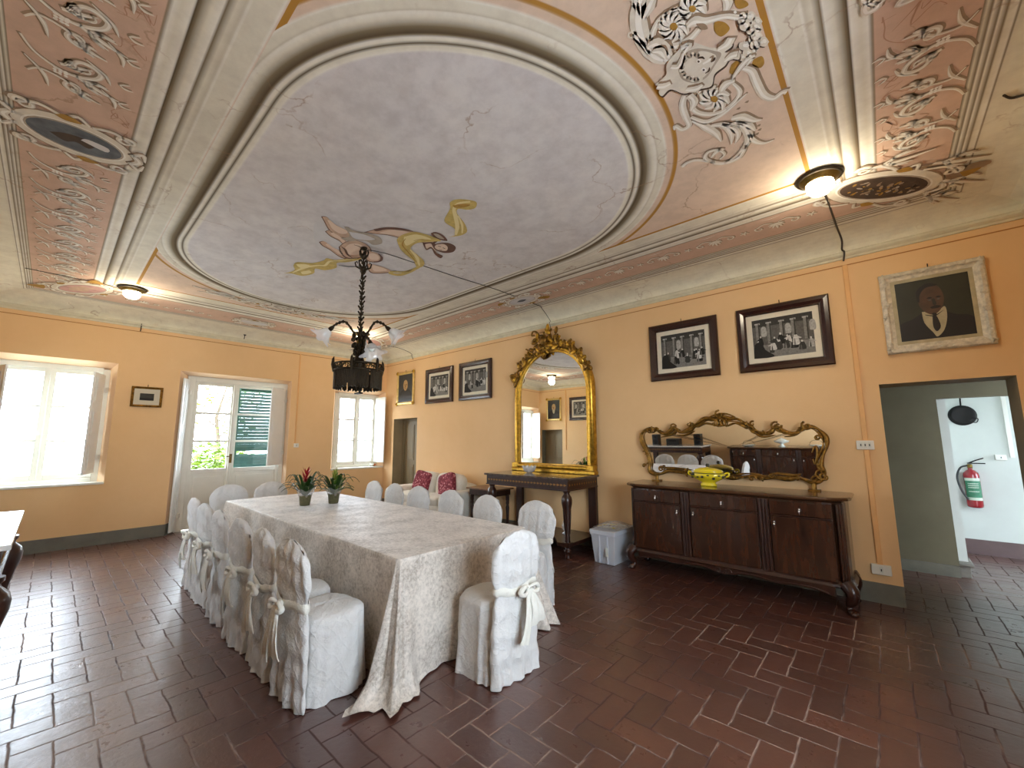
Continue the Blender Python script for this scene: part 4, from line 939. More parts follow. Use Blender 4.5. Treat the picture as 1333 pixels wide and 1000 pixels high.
# surface conduits and wall plates
structure(MB().box(0, .018, -1.985, -1.965, 1.4, 3.24, 'conduit').build('trim_5'), 'painted cable conduit right of the french door')
structure(MB().box(8.535, 8.575, -.022, 0, .29, 3.23, 'conduit').build('trim_6', bevel=.004), 'painted cable conduit left of the doorway')
structure(MB().box(1.08, 1.11, LY, LY+.02, 1.3, 3.23, 'conduit').build('trim_7'))
def plate(name, c, w, h, wallk, label, n=3):
    mb = MB(); X = Matrix.Translation(c) @ Matrix.Rotation({'N': 0, 'W': pi/2, 'S': pi}[wallk], 4, 'Z')
    mb.box(-w/2, w/2, -.03, 0, -h/2, h/2, 'white_plastic', X)
    o = tag(mb.build(name, bevel=.006), label, 'switch' if 'switch' in name else 'socket')
    q = MB()
    for i in range(n):
        x = (i-(n-1)/2)*w*.24; q.box(x-w*.085, x+w*.085, -.036, -.03, -h*.28, h*.28, 'china', X); q.box(x-.004, x+.004, -.038, -.036, -h*.12, h*.12, 'black', X)
    q.build('rocker', o, .001)
plate('light_switch', (8.55, -.0, 1.43), .13, .085, 'N', 'white three-gang light switch left of the doorway')
plate('wall_socket', (8.56, -.0, .30), .14, .09, 'N', 'white low power socket left of the doorway near the floor', 1)
plate('light_switch', (0, -1.95, 1.40), .09, .08, 'W', 'white light switch on the conduit right of the french door', 1)
plate('wall_socket', (9.78, 2.95, 1.24), .1, .07, 'N', 'white wall box on the conduit in the far white room', 1)
structure(MB().box(9.86, 9.90, 2.93, 2.95, 1.24, 2.5, 'white_plastic').build('trim_8'), 'white conduit in the far room')
# ------------------------------------------------------------------ pictures
def rect_frame(mb, w, h, prof, k, X=None):
    rings = [[(-w/2+a, -b, -h/2+a), (w/2-a, -b, -h/2+a), (w/2-a, -b, h/2-a), (-w/2+a, -b, h/2-a)] for a, b in prof]
    for q in range(len(rings)-1):
        for i in range(4):
            j = (i+1) % 4; mb.add([rings[q][i], rings[q][j], rings[q+1][j], rings[q+1][i]], [(0, 1, 2, 3)], k, False, X)
def art_blob(mb, pts, k, y, sc, n=3):
    P = sampc([(p[0], 0, p[1]) for p in list(pts)+[pts[0]]], n)[:-1]
    mb.add([(p.x*sc[0], -y, p.z*sc[1]) for p in P], [tuple(range(len(P)))], k)
def engraving(mb, w, h, y, seed):
    """an unspecific engraved scene: columns, drapery and groups of figures in grey ink"""
    r = random.Random(seed); sc = (w/2, h/2)
    q = lambda x0, x1, z0, z1, k, l: mb.add([(x0*sc[0], -y-l*.0004, z0*sc[1]), (x1*sc[0], -y-l*.0004, z0*sc[1]), (x1*sc[0], -y-l*.0004, z1*sc[1]), (x0*sc[0], -y-l*.0004, z1*sc[1])], [(0, 1, 2, 3)], k)
    q(-1, 1, -1, 1, 'ink2', 0); q(-1, 1, -1, -.35, 'ink3', 1); q(-1, 1, .62, 1, 'ink1', 1)
    for i in range(5):
        x = -.85+.4*i+r.uniform(-.05, .05); q(x, x+.13, -.3, .8, 'ink3', 2); q(x+.09, x+.13, -.3, .8, 'ink1', 3); q(x-.03, x+.16, .74, .82, 'ink4', 3)
        if i % 2 == seed % 2: art_blob(mb, [(x+.18, .1), (x+.18, .5), (x+.27, .62), (x+.36, .5), (x+.36, .1)], 'ink4', y+.001, sc)
    for i in range(8): q(-1, 1, -.95+.06*i, -.945+.06*i, 'ink2', 2)
    for i in range(16):
        x = r.uniform(-.9, .9) if i > 3 else r.uniform(-.3, .3); b = r.uniform(-.8, -.35); hh = r.uniform(.4, .62); ww = r.uniform(.06, .1)
        k1 = 'ink%d' % r.choice((0, 0, 1, 4, 5)); yy = y+.0016+i*.0003
        art_blob(mb, [(x-ww*1.3, b), (x-ww, b+hh*.5), (x-ww*.5, b+hh*.78), (x+ww*.6, b+hh*.78), (x+ww*1.1, b+hh*.45), (x+ww*1.2, b)], k1, yy, sc)
        art_blob(mb, [(x-ww*.3, b+hh*.8), (x-ww*.35, b+hh*.95), (x, b+hh), (x+ww*.35, b+hh*.93), (x+ww*.25, b+hh*.8)], 'ink5' if k1 != 'ink5' else 'ink1', yy+.0001, sc)
        s_ = r.choice((-1, 1)); art_blob(mb, [(x+s_*ww*.6, b+hh*.7), (x+s_*ww*2, b+hh*.55), (x+s_*ww*2.1, b+hh*.5), (x+s_*ww*.7, b+hh*.5)], k1, yy, sc, 2)
        art_blob(mb, [(x-ww*.8, b), (x-ww*.5, b+hh*.6), (x-ww*.1, b)], 'ink%d' % r.choice((1, 2, 3)), yy+.0001, sc, 2)
    art_blob(mb, [(-1, -1), (-.95, -.3), (-.7, -.2), (-.6, -.6), (-.3, -1)], 'ink0', y+.007, sc, 3)
M['bg_olive'] = mat('portrait_background', lin(52, 52, 36), .5, col2=lin(36, 38, 28), vscale=3)
M['bg_slate'] = mat('portrait_slate', lin(70, 74, 74), .5, col2=lin(42, 46, 48), vscale=4)
M['suit'] = mat('portrait_suit', lin(24, 22, 24), .5)
M['flesh'] = mat('portrait_flesh', lin(92, 66, 48), .5, col2=lin(66, 46, 34), vscale=9)
M['flesh_pale'] = mat('portrait_pale_flesh', lin(206, 170, 116), .5, col2=lin(160, 124, 80), vscale=20)
M['linen'] = mat('portrait_shirt', lin(178, 168, 136), .5, var=.2, vscale=14)
M['frame_white'] = mat('distressed_white_frame', lin(214, 206, 186), .55, var=.3, vscale=30, bmp=.5, bscale=50)
def portrait(mb, w, h, y, kind):
    sc = (w/2, h/2)
    if kind == 'man':
        B_ = lambda pts, k, l: art_blob(mb, pts, k, y+l*.0006, sc, 4)
        B_([(-1, -1), (-1, -.45), (-.6, -.28), (-.25, -.1), (.2, -.12), (.55, -.3), (.98, -.45), (1, -1)], 'suit', 1)
        B_([(-.33, -.08), (-.3, -.45), (-.1, -.8), (.0, -.95), (.2, -.75), (.32, -.35), (.3, .0), (.1, -.1)], 'linen', 2)
        B_([(-.4, .3), (-.36, .62), (-.1, .78), (.16, .72), (.28, .5), (.3, .2), (.18, -.08), (-.02, -.22), (-.22, -.12), (-.36, .08)], 'flesh', 3)
        B_([(-.42, .3), (-.4, .64), (-.12, .84), (.18, .76), (.1, .72), (-.15, .7), (-.32, .5), (-.36, .25)], 'suit', 4)
        for x in (-.08, .16): B_([(x-.08, .34), (x, .38), (x+.08, .34), (x, .32)], 'suit', 5); B_([(x-.05, .27), (x, .30), (x+.05, .27), (x, .25)], 'ink2', 5)
        B_([(-.02, .3), (.05, .3), (.09, .12), (.0, .1)], 'ink1', 5); B_([(-.1, .03), (.05, .08), (.2, .03), (.12, -.02), (-.04, -.02)], 'suit', 6)
        B_([(-.08, -.2), (-.02, -.16), (.06, -.2), (.02, -.28)], 'suit', 6); B_([(-.06, -.26), (.04, -.26), (.12, -.62), (.0, -.78), (-.08, -.6)], 'suit', 6)
        B_([(-.26, -.18), (.0, -.24), (.24, -.12), (.2, -.16), (.0, -.28), (-.22, -.22)], 'ink1', 5)
    else:
        B_ = lambda pts, k, l: art_blob(mb, pts, k, y+l*.0006, sc, 4)
        B_([(-.9, -1), (-.85, -.4), (-.4, -.1), (.4, -.1), (.85, -.4), (.9, -1)], 'suit' if kind == 'pale' else 'ink1', 1)
        B_([(-.32, .25), (-.22, .5), (.0, .6), (.22, .5), (.32, .25), (.26, -.0), (.0, -.2), (-.26, .0)], 'flesh_pale', 3)
        for x in (-.12, .12): B_([(x-.06, .24), (x, .28), (x+.06, .24), (x, .21)], 'suit', 5)
        B_([(-.02, .2), (.03, .2), (.05, .08), (-.04, .08)], 'flesh', 5); B_([(-.1, -.0), (0, .03), (.1, -.0), (0, -.03)], 'flesh', 5)
        if kind == 'old': B_([(-.2, -.05), (0, .0), (.2, -.05), (.1, -.4), (-.1, -.4)], 'linen', 4)
def picture(name, label, wallk, u, z, w, h, fr, art, seed=0, tilt=.02, group=None, cat='picture'):
    loc = {'N': (u, -.004, z), 'W': (.004, u, z), 'S': (u, LY+.004, z)}[wallk]
    t = thing(name, label, cat, loc, {'N': 0, 'W': pi/2, 'S': pi}[wallk], group)
    mb = MB()
    if fr == 'mahogany':
        fw = .095; rect_frame(mb, w, h, [(0, 0), (0, .03), (.012, .042), (.045, .046), (.075, .034), (.085, .036), (fw, .018), (fw, .0)], 'wood_frame'); mw = .055
    elif fr == 'white':
        fw = .075; rect_frame(mb, w, h, [(0, 0), (0, .03), (.01, .045), (.035, .048), (.05, .03), (fw, .02), (fw, 0)], 'frame_white'); mw = .03
        r = random.Random(3)
        for sx, sz in ((-1, -1), (-1, 1), (1, -1), (1, 1), (0, 1), (0, -1), (1, 0), (-1, 0)):
            for i in range(8):
                cx = sx*(w/2-.028)+(r.uniform(-.11, .11) if sx == 0 or (i % 2 and sz) else r.uniform(-.012, .012)); cz = sz*(h/2-.028)+(r.uniform(-.1, .1) if sz == 0 or not i % 2 and sx else r.uniform(-.012, .012))
                cx = max(-w/2+.02, min(w/2-.02, cx)); cz = max(-h/2+.02, min(h/2-.02, cz))
                mb.ell((cx, -.045, cz), (.026, .008, .011), 'frame_white', n=6, R=Matrix.Rotation(r.uniform(-.6, .6)+(pi/2 if sx and not i % 2 else 0), 3, 'Y'))
    elif fr == 'gilt':
        fw = .06; rect_frame(mb, w, h, [(0, 0), (0, .02), (.015, .035), (.04, .035), (.05, .02), (fw, .018), (fw, 0)], 'gilt_pale'); mw = 0
        for sx in (-1, 1):
            for sz in (-1, 1):
                mb.ell((sx*(w/2-.02), -.03, sz*(h/2-.02)), (.045, .02, .045), 'gilt', n=8); mb.ell((sx*(w/2-.02), -.045, sz*(h/2-.02)), (.018, .014, .018), 'gilt_dark', n=6)
    else:
        fw = .035; rect_frame(mb, w, h, [(0, 0), (0, .02), (.01, .025), (.025, .015), (fw, .012), (fw, 0)], 'gilt_dark'); mw = .07
    mb.build('frame', t)
    iw, ih = w-2*fw, h-2*fw
    if mw:
        MB().box(-iw/2, iw/2, -.010, -.002, -ih/2, ih/2, 'paper' if fr == 'mahogany' else 'mount').build('mount', t)
        if fr == 'white':
            q = MB(); rect_frame(q, iw, ih, [(0, .018), (mw, .018), (mw, .010)], 'linen'); q.build('slip', t)
        iw -= 2*mw; ih -= 2*mw
    a = MB()
    if art == 'engraving': engraving(a, iw, ih, .0105, seed); nm = 'print'
    elif art == 'view': a.box(-iw/2, iw/2, -.012, -.008, -ih/2, ih/2, 'ink1'); a.box(-iw/2, iw/2, -.0125, -.012, -ih/2, -ih/6, 'ink0'); nm = 'print'
    else:
        a.box(-iw/2, iw/2, -.0125, -.002, -ih/2, ih/2, 'bg_olive' if art == 'man' else 'bg_slate'); portrait(a, iw, ih, .0126, art); nm = 'painting'
    a.build(nm, t, recalc=False)
    if fr != 'white' and fr != 'mahogany' or True:
        MB().tube([(0, -.01, h/2+.035), (0, -.014, h/2+.03), (0, -.01, h/2-.005)], .004, 'iron', 6).build('nail', t)
    return t
eg = 'dark mahogany framed engravings'
picture('engraving', 'square dark-framed engraving next to the gilt portrait, left of the pair above the sofa', 'N', 2.03, 2.60, .88, .72, 'mahogany', 'engraving', 1, group=eg)
picture('engraving', 'dark-framed engraving directly left of the tall gilt mirror', 'N', 3.10, 2.60, .88, .73, 'mahogany', 'engraving', 2, group=eg)
picture('engraving', 'dark-framed engraving of a crowd above the left half of the sideboard', 'N', 6.91, 2.605, .84, .735, 'mahogany', 'engraving', 3, group=eg)
picture('engraving', 'widest dark-framed engraving with columns above the right half of the sideboard', 'N', 7.97, 2.60, .86, .735, 'mahogany', 'engraving', 4, group=eg)
picture('portrait', 'portrait of person in dark suit in an ornate white frame over the doorway', 'N', 9.13, 2.655, .68, .765, 'white', 'man')
picture('portrait', 'small gilt-framed dark portrait with pale face above the small door', 'N', .83, 2.645, .66, .74, 'gilt', 'pale')
picture('small_picture', 'tiny framed dark landscape between the big window and the french door', 'W', -4.25, 2.195, .38, .32, 'thin', 'view')
picture('portrait', 'gilt-framed portrait on the opposite wall, seen in the tall mirror', 'S', .62, 2.62, .6, .74, 'gilt', 'old')
picture('engraving', 'dark-framed engraving on the opposite wall, seen in the tall mirror', 'S', 1.72, 2.6, .95, .74, 'mahogany', 'engraving', 5, group=eg)
# ------------------------------------------------------------------ console tables
LEGP = [(.0, 0), (.035, 0), (.04, .02), (.028, .05), (.045, .075), (.052, .09), (.05, .10), (.034, .12), (.03, .17), (.036, .20), (.030, .23), (.034, .26), (.030, .28),
        (.036, .36), (.045, .50), (.052, .60), (.06, .64), (.068, .68), (.07, .72), (.062, .76), (.04, .79), (.036, .805), (.046, .82), (.046, .84)]
def console(loc, rz, label, top='marble_dark', sy=1):
    t = thing('console_table', label, 'console table', loc, rz)
    w, dpt, H = 1.52, .78*sy, 1.0     # origin at back centre, front towards -y
    mb = MB(); mb.box(-w/2, w/2, -dpt, 0, H-.028, H, top); mb.build('top', t, .006)
    mb = MB(); mb.box(-w/2+.03, w/2-.03, -dpt+.03, -.01, H-.155, H-.03, 'wood_dark'); mb.box(-w/2+.022, w/2-.022, -dpt+.022, -.01, H-.165, H-.15, 'wood_dark')
    for i in range(26):
        x = -w/2+.075+(w-.15)*i/25; mb.slab([(x-.016, H-.09), (x, H-.074), (x+.016, H-.09), (x, H-.106)], -dpt+.029, -dpt+.026, 'inlay'); mb.slab([(x+.012, H-.09), (x+.02, H-.08), (x+.028, H-.09), (x+.02, H-.10)], -dpt+.029, -dpt+.0265, 'inlay')
    for s in (-1, 1):
        for i in range(12):
            y = -dpt+.08+(dpt-.14)*i/11; mb.slab([(y-.014, H-.09), (y, H-.074), (y+.014, H-.09), (y, H-.106)], s*(w/2-.029), s*(w/2-.026), 'inlay', axis=0)
    mb.build('apron', t)
    for s in (-1, 1):
        x = s*(w/2-.085); mb = MB(); mb.lathe([(r_*(1.3 if sy < 1 and z_ > .55 else 1), z_) for r_, z_ in LEGP], 'wood_dark', 22, (x, -dpt+(.09 if sy == 1 else .065), 0))
        for i in range(14):
            a = i*2*pi/14; mb.tube([(x+.034*cos(a), -dpt+.09+.034*sin(a), .30), (x+.046*cos(a), -dpt+.09+.046*sin(a), .5), (x+.052*cos(a), -dpt+.09+.052*sin(a), .60)], [.003, .005, .003], 'wood_dark', 5)
        for z0 in (.10, .75, .83): mb.lathe([(.045, 0), (.056, .008), (.045, .016)], 'wood_dark', 20, (x, -dpt+.09, z0))
        mb.box(x-.05, x+.05, -dpt+.04, -dpt+.14, .14, .2, 'wood_dark')
        mb.build('leg', t)
        mb = MB(); mb.box(x-.06, x+.06, -.075, -.015, .0, H-.15, 'wood_dark'); mb.build('leg', t, .004)
    mb = MB(); q = [(-w/2+.03, -.02), (-w/2+.03, -dpt+.04), (-w/2+.2, -dpt+.02), (-w/4, -dpt+.22), (0, -dpt+.26), (w/4, -dpt+.22), (w/2-.2, -dpt+.02), (w/2-.03, -dpt+.04), (w/2-.03, -.02)]
    mb.slab(q, .15, .195, 'wood_dark', axis=2); mb.build('shelf', t, .004)
    return t
console((4.90, -.005, 0), 0, 'dark console table with inlaid apron and turned legs under the tall gilt mirror')
console((4.70, LY+.008, 0), pi, 'white marble topped console with turned legs at the left edge of the picture', 'marble_white', .9)
# tall gilt mirror
gm = thing('gilt_mirror', 'tall arched gilt mirror with carved crest standing on the dark console', 'mirror', (4.90, -.10, 1.001), 0, None, radians(-.7)); 
gw, gh = 1.5, 1.98
def arch(a, y):
    w = gw/2-a; zt = gh-gw/2*1.0; pts = [(-w, y, a*1.05), (w, y, a*1.05)]; n = 28
    for i in range(n+1):
        th = pi*i/n; pts.append((w*cos(th), y, zt+w*sin(th)))
    return pts
mb = MB(); prof = [(0, .07), (0, .02), (.012, -.01), (.04, -.03), (.07, -.03), (.09, -.012), (.10, .0), (.112, -.006), (.12, .0), (.125, .02)]
mb.loft([arch(a, y) for a, y in prof], 'gilt', True, False, True)
fr = mb.build('frame', gm)
mb = MB(); mb.box(-gw/2-.02, gw/2+.02, -.05, .06, 0, .05, 'gilt'); mb.tube([(-gw/2+.1, -.03, .085), (gw/2-.1, -.03, .085)], .032, 'gilt', 12); mb.box(-gw/2-.01, -gw/2+.13, -.052, .05, .05, .13, 'gilt'); mb.box(gw/2-.13, gw/2+.01, -.052, .05, .05, .13, 'gilt')
mb.build('plinth', gm, .008)
MB().poly([(x, .018, z) for x, y, z in arch(.115, 0)], 'mirror').build('mirror_glass', gm)
mb = MB(); rnd = random.Random(8); zt = gh-gw/2
def aleaf(mb, c, a, L, k, w=.3):
    R = Matrix.Rotation(-a, 3, 'Y') @ Matrix.Rotation(rnd.uniform(-.4, .4), 3, 'Z')
    mb.ell(Vector(c)+R @ Vector((L*.45, 0, 0)), (L*.5, .02, L*w*.5), k, n=8, R=R)
    mb.tube([c, Vector(c)+R @ Vector((L*.5, -.02, L*.05)), Vector(c)+R @ Vector((L*.95, -.03, 0))], [.006, .005, .002], 'gilt', 5)
for i in range(84):
    th = radians(rnd.choice((rnd.uniform(22, 85), rnd.uniform(85, 165)))); r = gw/2-.05+rnd.uniform(-.03, .05)
    c = (r*cos(th), -.03-rnd.random()*.03, zt+r*sin(th)); aleaf(mb, c, th+rnd.uniform(-1.6, 1.6), rnd.uniform(.08, .16), rnd.choice(('gilt_dark', 'gilt', 'gilt_dark', 'gilt_dark')), .55)
for i in range(70):
    u = rnd.uniform(-.24, .2); v = gh+.02+rnd.uniform(-.2, .2)*(1-abs(u)*2); aleaf(mb, (u, -.04-rnd.random()*.05, v), rnd.uniform(0, 6.28), rnd.uniform(.07, .15), rnd.choice(('gilt_dark', 'gilt', 'gilt_dark')), .5)
for pts, rr_ in (([(-.05, gh+.0), (-.14, gh+.1), (-.22, gh+.22), (-.30, gh+.25), (-.33, gh+.19), (-.27, gh+.18)], .022), ([(.04, gh-.02), (.06, gh+.1), (.02, gh+.2), (-.01, gh+.17)], .018), ([(.08, gh+.02), (.12, gh+.1), (.17, gh+.08)], .014),
                 ([(-.45, gh-.02), (-.33, gh-.09), (-.2, gh-.2)], .014), ([(-.2, gh+.14), (-.12, gh+.16), (-.08, gh+.08)], .016), ([(-.55, zt+.42), (-.63, zt+.38), (-.66, zt+.3), (-.6, zt+.3)], .02), ([(.5, zt+.5), (.58, zt+.5), (.6, zt+.42), (.55, zt+.4)], .018), ([(.6, zt+.38), (.68, zt+.36), (.68, zt+.28)], .016)):
    P_ = sampc([(x, -.06, z) for x, z in pts], 5); mb.tube(P_, [rr_*(1-.5*i/len(P_)) for i in range(len(P_))], 'gilt_dark', 8)
mb.ell((-.06, -.10, gh+.07), (.07, .05, .09), 'gilt_dark', n=10); mb.ell((.06, -.08, gh-.03), (.05, .04, .05), 'gilt', n=10); mb.ell((-.14, -.08, gh-.04), (.07, .04, .05), 'gilt_dark', n=10)
mb.build('crest', gm)
# ------------------------------------------------------------------ sideboards
def sideboard(loc, rz, label):
    t = thing('sideboard', label, 'sideboard', loc, rz)
    w, dpt, H = 2.03, .52, .975; zb = .24
    def outline(e, z):
        a, b = w/2+e, -dpt-e; c = .10
        pts = [(-a, 0), (-a, b+c*1.6), (-a+.02, b+c*.9), (-a+.09, b+.03), (-a+.16, b)]
        pts += [(x*(a-.16)/6, b-.018*cos(x/6*pi/2)) for x in range(-5, 6)]
        pts += [(a-.16, b), (a-.09, b+.03), (a-.02, b+c*.9), (a, b+c*1.6), (a, 0)]
        return [(x, y, z) for x, y in pts]
    mb = MB(); mb.loft([outline(.0, zb), outline(0, H-.045)], 'veneer', True, True, False); mb.build('body', t)
    mb = MB(); mb.loft([outline(.005, H-.05), outline(.02, H-.04), outline(.045, H-.028), outline(.05, H-.014), outline(.04, H-.002), outline(.035, H)], 'wood_top', True, True, False); mb.build('top', t)
    mb = MB(); mb.loft([outline(.018, zb-.03), outline(.028, zb-.02), outline(.02, zb), outline(.008, zb+.02)], 'wood_dark', True, True, False)
    ap = []   # carved apron
    for i in range(41):
        x = -w/2+.12+(w-.24)*i/40; u = abs(i-20)/20
        ap.append((x, zb-.03-.045*(1-u)**.5*(.6+.4*cos(u*12))-.02-.05*u**6))
    mb.slab([(-w/2+.12, zb-.02)]+ap+[(w/2-.12, zb-.02)], -dpt-.03, -dpt-.005, 'wood_dark')
    for s in (-1, 1): mb.tube([(x, -dpt-.035, z) for x, z in [(s*p[0], p[1]) for p in spiral(.035, 1.1, 0, .045, zb-.065, 12)]], .006, 'wood_dark', 6)
    for i in range(0, 40, 1): pass
    mb.tube(sampc([(p[0], -dpt-.032, p[1]+.012) for p in ap[::3]], 3), .007, 'wood_dark', 6)
    mb.build('plinth_moulding', t)
    for sx in (-1, 1):
        for yy, sy in ((-dpt+.03, -1), (-.1, 0)):
            mb = MB(); x = sx*(w/2-.04)
            pts = [(x, yy, zb), (x+sx*.035, yy+sy*.035, zb-.05), (x+sx*.03, yy+sy*.03, zb-.11), (x+sx*.005, yy, .08), (x+sx*.01, yy+sy*.01, .035), (x+sx*.04, yy+sy*.045, .022)]
            P_ = sampc(pts, 5); n = len(P_); mb.tube(P_, [.062-.036*min(1, i/(n*.65))+(.008 if i > n*.8 else 0) for i in range(n)], 'wood_dark', 12)
            mb.ell((x+sx*.03, yy+sy*.035, .02), (.036, .036, .02), 'wood_dark', n=10)
            for j in range(3): mb.tube([(x+sx*(.02+.03*j/2), yy+sy*.07, zb-.02), (x+sx*(.07), yy+sy*(.075-.02*j), zb-.06), (x+sx*.05, yy+sy*.06, zb-.1)], .007, 'wood_dark', 6)
            mb.build('leg', t)
    yf = -dpt-.02
    bounds = [(-w/2+.085, -.345), (-.325+.05, .275), (.345, w/2-.085)]
    bounds = [(-.925, -.395), (-.285, .345), (.455, .925)]
    cols = [-.34, .40]
    for c in cols:
        mb = MB(); mb.box(c-.045, c+.045, yf-.012, yf+.02, zb+.01, H-.055, 'wood_dark')
        for dx in (-.028, 0, .028): mb.tube([(c+dx, yf-.014, zb+.02), (c+dx, yf-.014, H-.06)], .0095, 'wood_dark', 8)
        mb.build('pilaster', t)
    for s in (-1, 1):
        mb = MB()
        for dx, dy in ((.975, .05), (.990, .075), (.957, .025)): mb.tube([(s*dx, -dpt+dy-.005, zb+.02), (s*dx, -dpt+dy-.005, H-.06)], .013, 'veneer', 8)
        mb.build('corner_reeding', t)
    def pull(p, x, z, s=1):
        q = MB(); q.box(x-.008, x+.008, yf-.028, yf-.018, z, z+.022, 'chrome'); q.ell((x, yf-.032, z+.012), (.008, .006, .008), 'chrome', n=8)
        q.lathe([(0, 0), (.009, -.004), (.011, -.014), (.007, -.026), (.004, -.036), (.002, -.04)][::-1], 'chrome', 8, (x, yf-.036, z+.006)); q.build('pull_handle', p)
    for n, (a, b) in enumerate(bounds):
        mb = MB(); mb.box(a, b, yf-.016, yf+.02, H-.185, H-.062, 'veneer'); dr = mb.build('drawer', t, .004); pull(dr, (a+b)/2, H-.135)
        mb = MB(); mb.box(a, b, yf-.016, yf+.02, zb+.022, H-.205, 'veneer'); mb.box(a, b, yf-.02, yf, H-.202, H-.19, 'wood_dark'); do = mb.build('door', t, .004)
        pull(do, b-.03 if n == 0 else a+.03, H-.27)
    return t
sideboard((7.36, -.012, 0), 0, 'long dark mahogany sideboard with three doors against the long wall under the rococo mirror')
sideboard((6.98, LY+.012, 0), pi, 'dark sideboard against the opposite wall, reflected in the rococo mirror')
# rococo mirror
rm = thing('rococo_mirror', 'wide scrolled bronze-gilt rococo mirror standing on the sideboard', 'mirror', (0, 0, 0))
def zr(x, y, dy=-.07):
    q = on(820+x/4.76, 520+y/4.76, 1, dy); return Vector((q.x, dy, q.z))
CL = [(165, 470), (122, 445), (120, 395), (102, 320), (72, 260), (75, 210), (115, 185), (165, 187), (205, 215), (245, 200), (275, 172), (310, 205), (365, 187), (390, 165), (425, 145), (465, 120), (515, 117), (560, 103), (610, 117), (670, 123),
      (720, 152), (750, 165), (785, 197), (840, 212), (880, 200), (905, 165), (940, 190), (985, 208), (1040, 205), (1070, 178), (1130, 170), (1180, 195), (1215, 235), (1220, 290), (1195, 350), (1185, 410), (1208, 455), (1195, 495), (1140, 515),
      (1080, 497), (1040, 485), (980, 495), (900, 488), (830, 488), (770, 475), (700, 480), (640, 488), (560, 472), (470, 470), (420, 462), (370, 462), (300, 452), (240, 442), (200, 458), (165, 470)]
tilt = lambda p: Vector((p.x, p.y-(p.z-1.05)*.03, p.z))
cl = sampc([zr(*p) for p in CL], 4)
mb = MB(); n = len(cl); cl2 = [tilt(p) for p in cl]
mb.tube(cl2, [.019+.006*sin(i*.55) for i in range(n)], 'gilt_dark', 8)
cen = zr(640, 300)
ins = [tilt(p+(cen-p).normalized()*.03+Vector((0, -.012, 0))) for p in cl]
mb.tube(ins, [.009+.004*sin(i*.8+1) for i in range(n)], 'gilt_dark', 6)
rnd = random.Random(5)
def scr(cx, cy, r, t, a0, d=1, th=.012):
    c = zr(cx, cy); P_ = [tilt(c+Vector((x, -.03, z))) for x, z in spiral(r, t, a0, 0, 0, 12, d)]
    mb.tube(P_, [th*(1-.4*i/12) for i in range(13)], 'gilt_dark', 6)
for cx, cy, r, t_, a0, d in ((560, 150, .07, 1.2, 0, 1), (530, 150, .05, 1, 2, -1), (590, 150, .05, 1, 1, 1), (560, 95, .05, 1.2, 1.5, 1), (275, 170, .04, 1.1, 0, 1), (372, 155, .03, 1, 1, -1), (765, 152, .03, 1, 1, 1), (905, 165, .045, 1.2, 1, 1), (925, 160, .03, 1, 0, -1),
                             (1100, 165, .05, 1.2, 2, 1), (1060, 180, .035, 1, 1, -1), (130, 190, .05, 1.2, 1, -1), (170, 190, .035, 1.1, 0, 1), (95, 410, .025, 1.2, 0, 1), (1190, 470, .06, 1.3, 1, 1), (1165, 500, .05, 1.2, 3, -1), (1210, 480, .04, 1.2, 2, 1),
                             (760, 490, .04, 1.1, 0, 1), (880, 470, .03, 1, 0, -1), (200, 430, .035, 1.1, 1, 1), (340, 440, .025, 1, 1, -1), (1165, 240, .03, 1.1, 0, 1)):
    scr(cx, cy, r, t_, a0, d)
for i in range(34):
    q = cl2[rnd.randrange(n)]; mb.ell(q+Vector((rnd.uniform(-.015, .015), -.02, rnd.uniform(-.015, .015))), (.03, .010, .012), 'gilt_dark', n=6, R=Matrix.Rotation(rnd.uniform(0, 3), 3, 'Y'))
for pts in ([(480, 120), (540, 95), (600, 90), (660, 110)], [(420, 175), (470, 150), (540, 165)], [(600, 170), (660, 148), (730, 185)], [(300, 222), (350, 222), (400, 195)], [(760, 190), (820, 232), (900, 222)], [(960, 232), (1020, 222), (1060, 200)], [(1130, 330), (1150, 290), (1165, 330), (1150, 400), (1135, 370)],
            [(200, 235), (270, 215), (290, 190)], [(180, 425), (230, 425), (300, 430), (380, 440)], [(830, 490), (900, 460), (1000, 470), (1060, 465)]):
    P_ = sampc([tilt(zr(*p)+Vector((0, -.02, 0))) for p in pts], 5); mb.tube(P_, [.004+.008*sin(pi*i/(len(P_)-1)) for i in range(len(P_))], 'gilt_dark', 6)
mb.build('frame', rm)
g = MB(); pts = [tilt(p+(cen-p).normalized()*.004) for p in cl[:-1]]; c0 = tilt(cen)
g.add([c0+Vector((0, .012, 0))]+[p+Vector((0, .012, 0)) for p in pts], [(0, i+1, (i+1) % len(pts)+1) for i in range(len(pts))], 'mirror'); g.build('mirror_glass', rm, recalc=False)
for px in ((168, 472), (1140, 515)):
    f = MB(); p = zr(*px); f.box(p.x-.05, p.x+.05, -.12, -.03, .9755, .99, 'gilt_dark'); f.tube([(p.x, -.075, .985), (p.x, -.07, p.z)], .022, 'gilt_dark', 8)
    f.build('foot', rm)
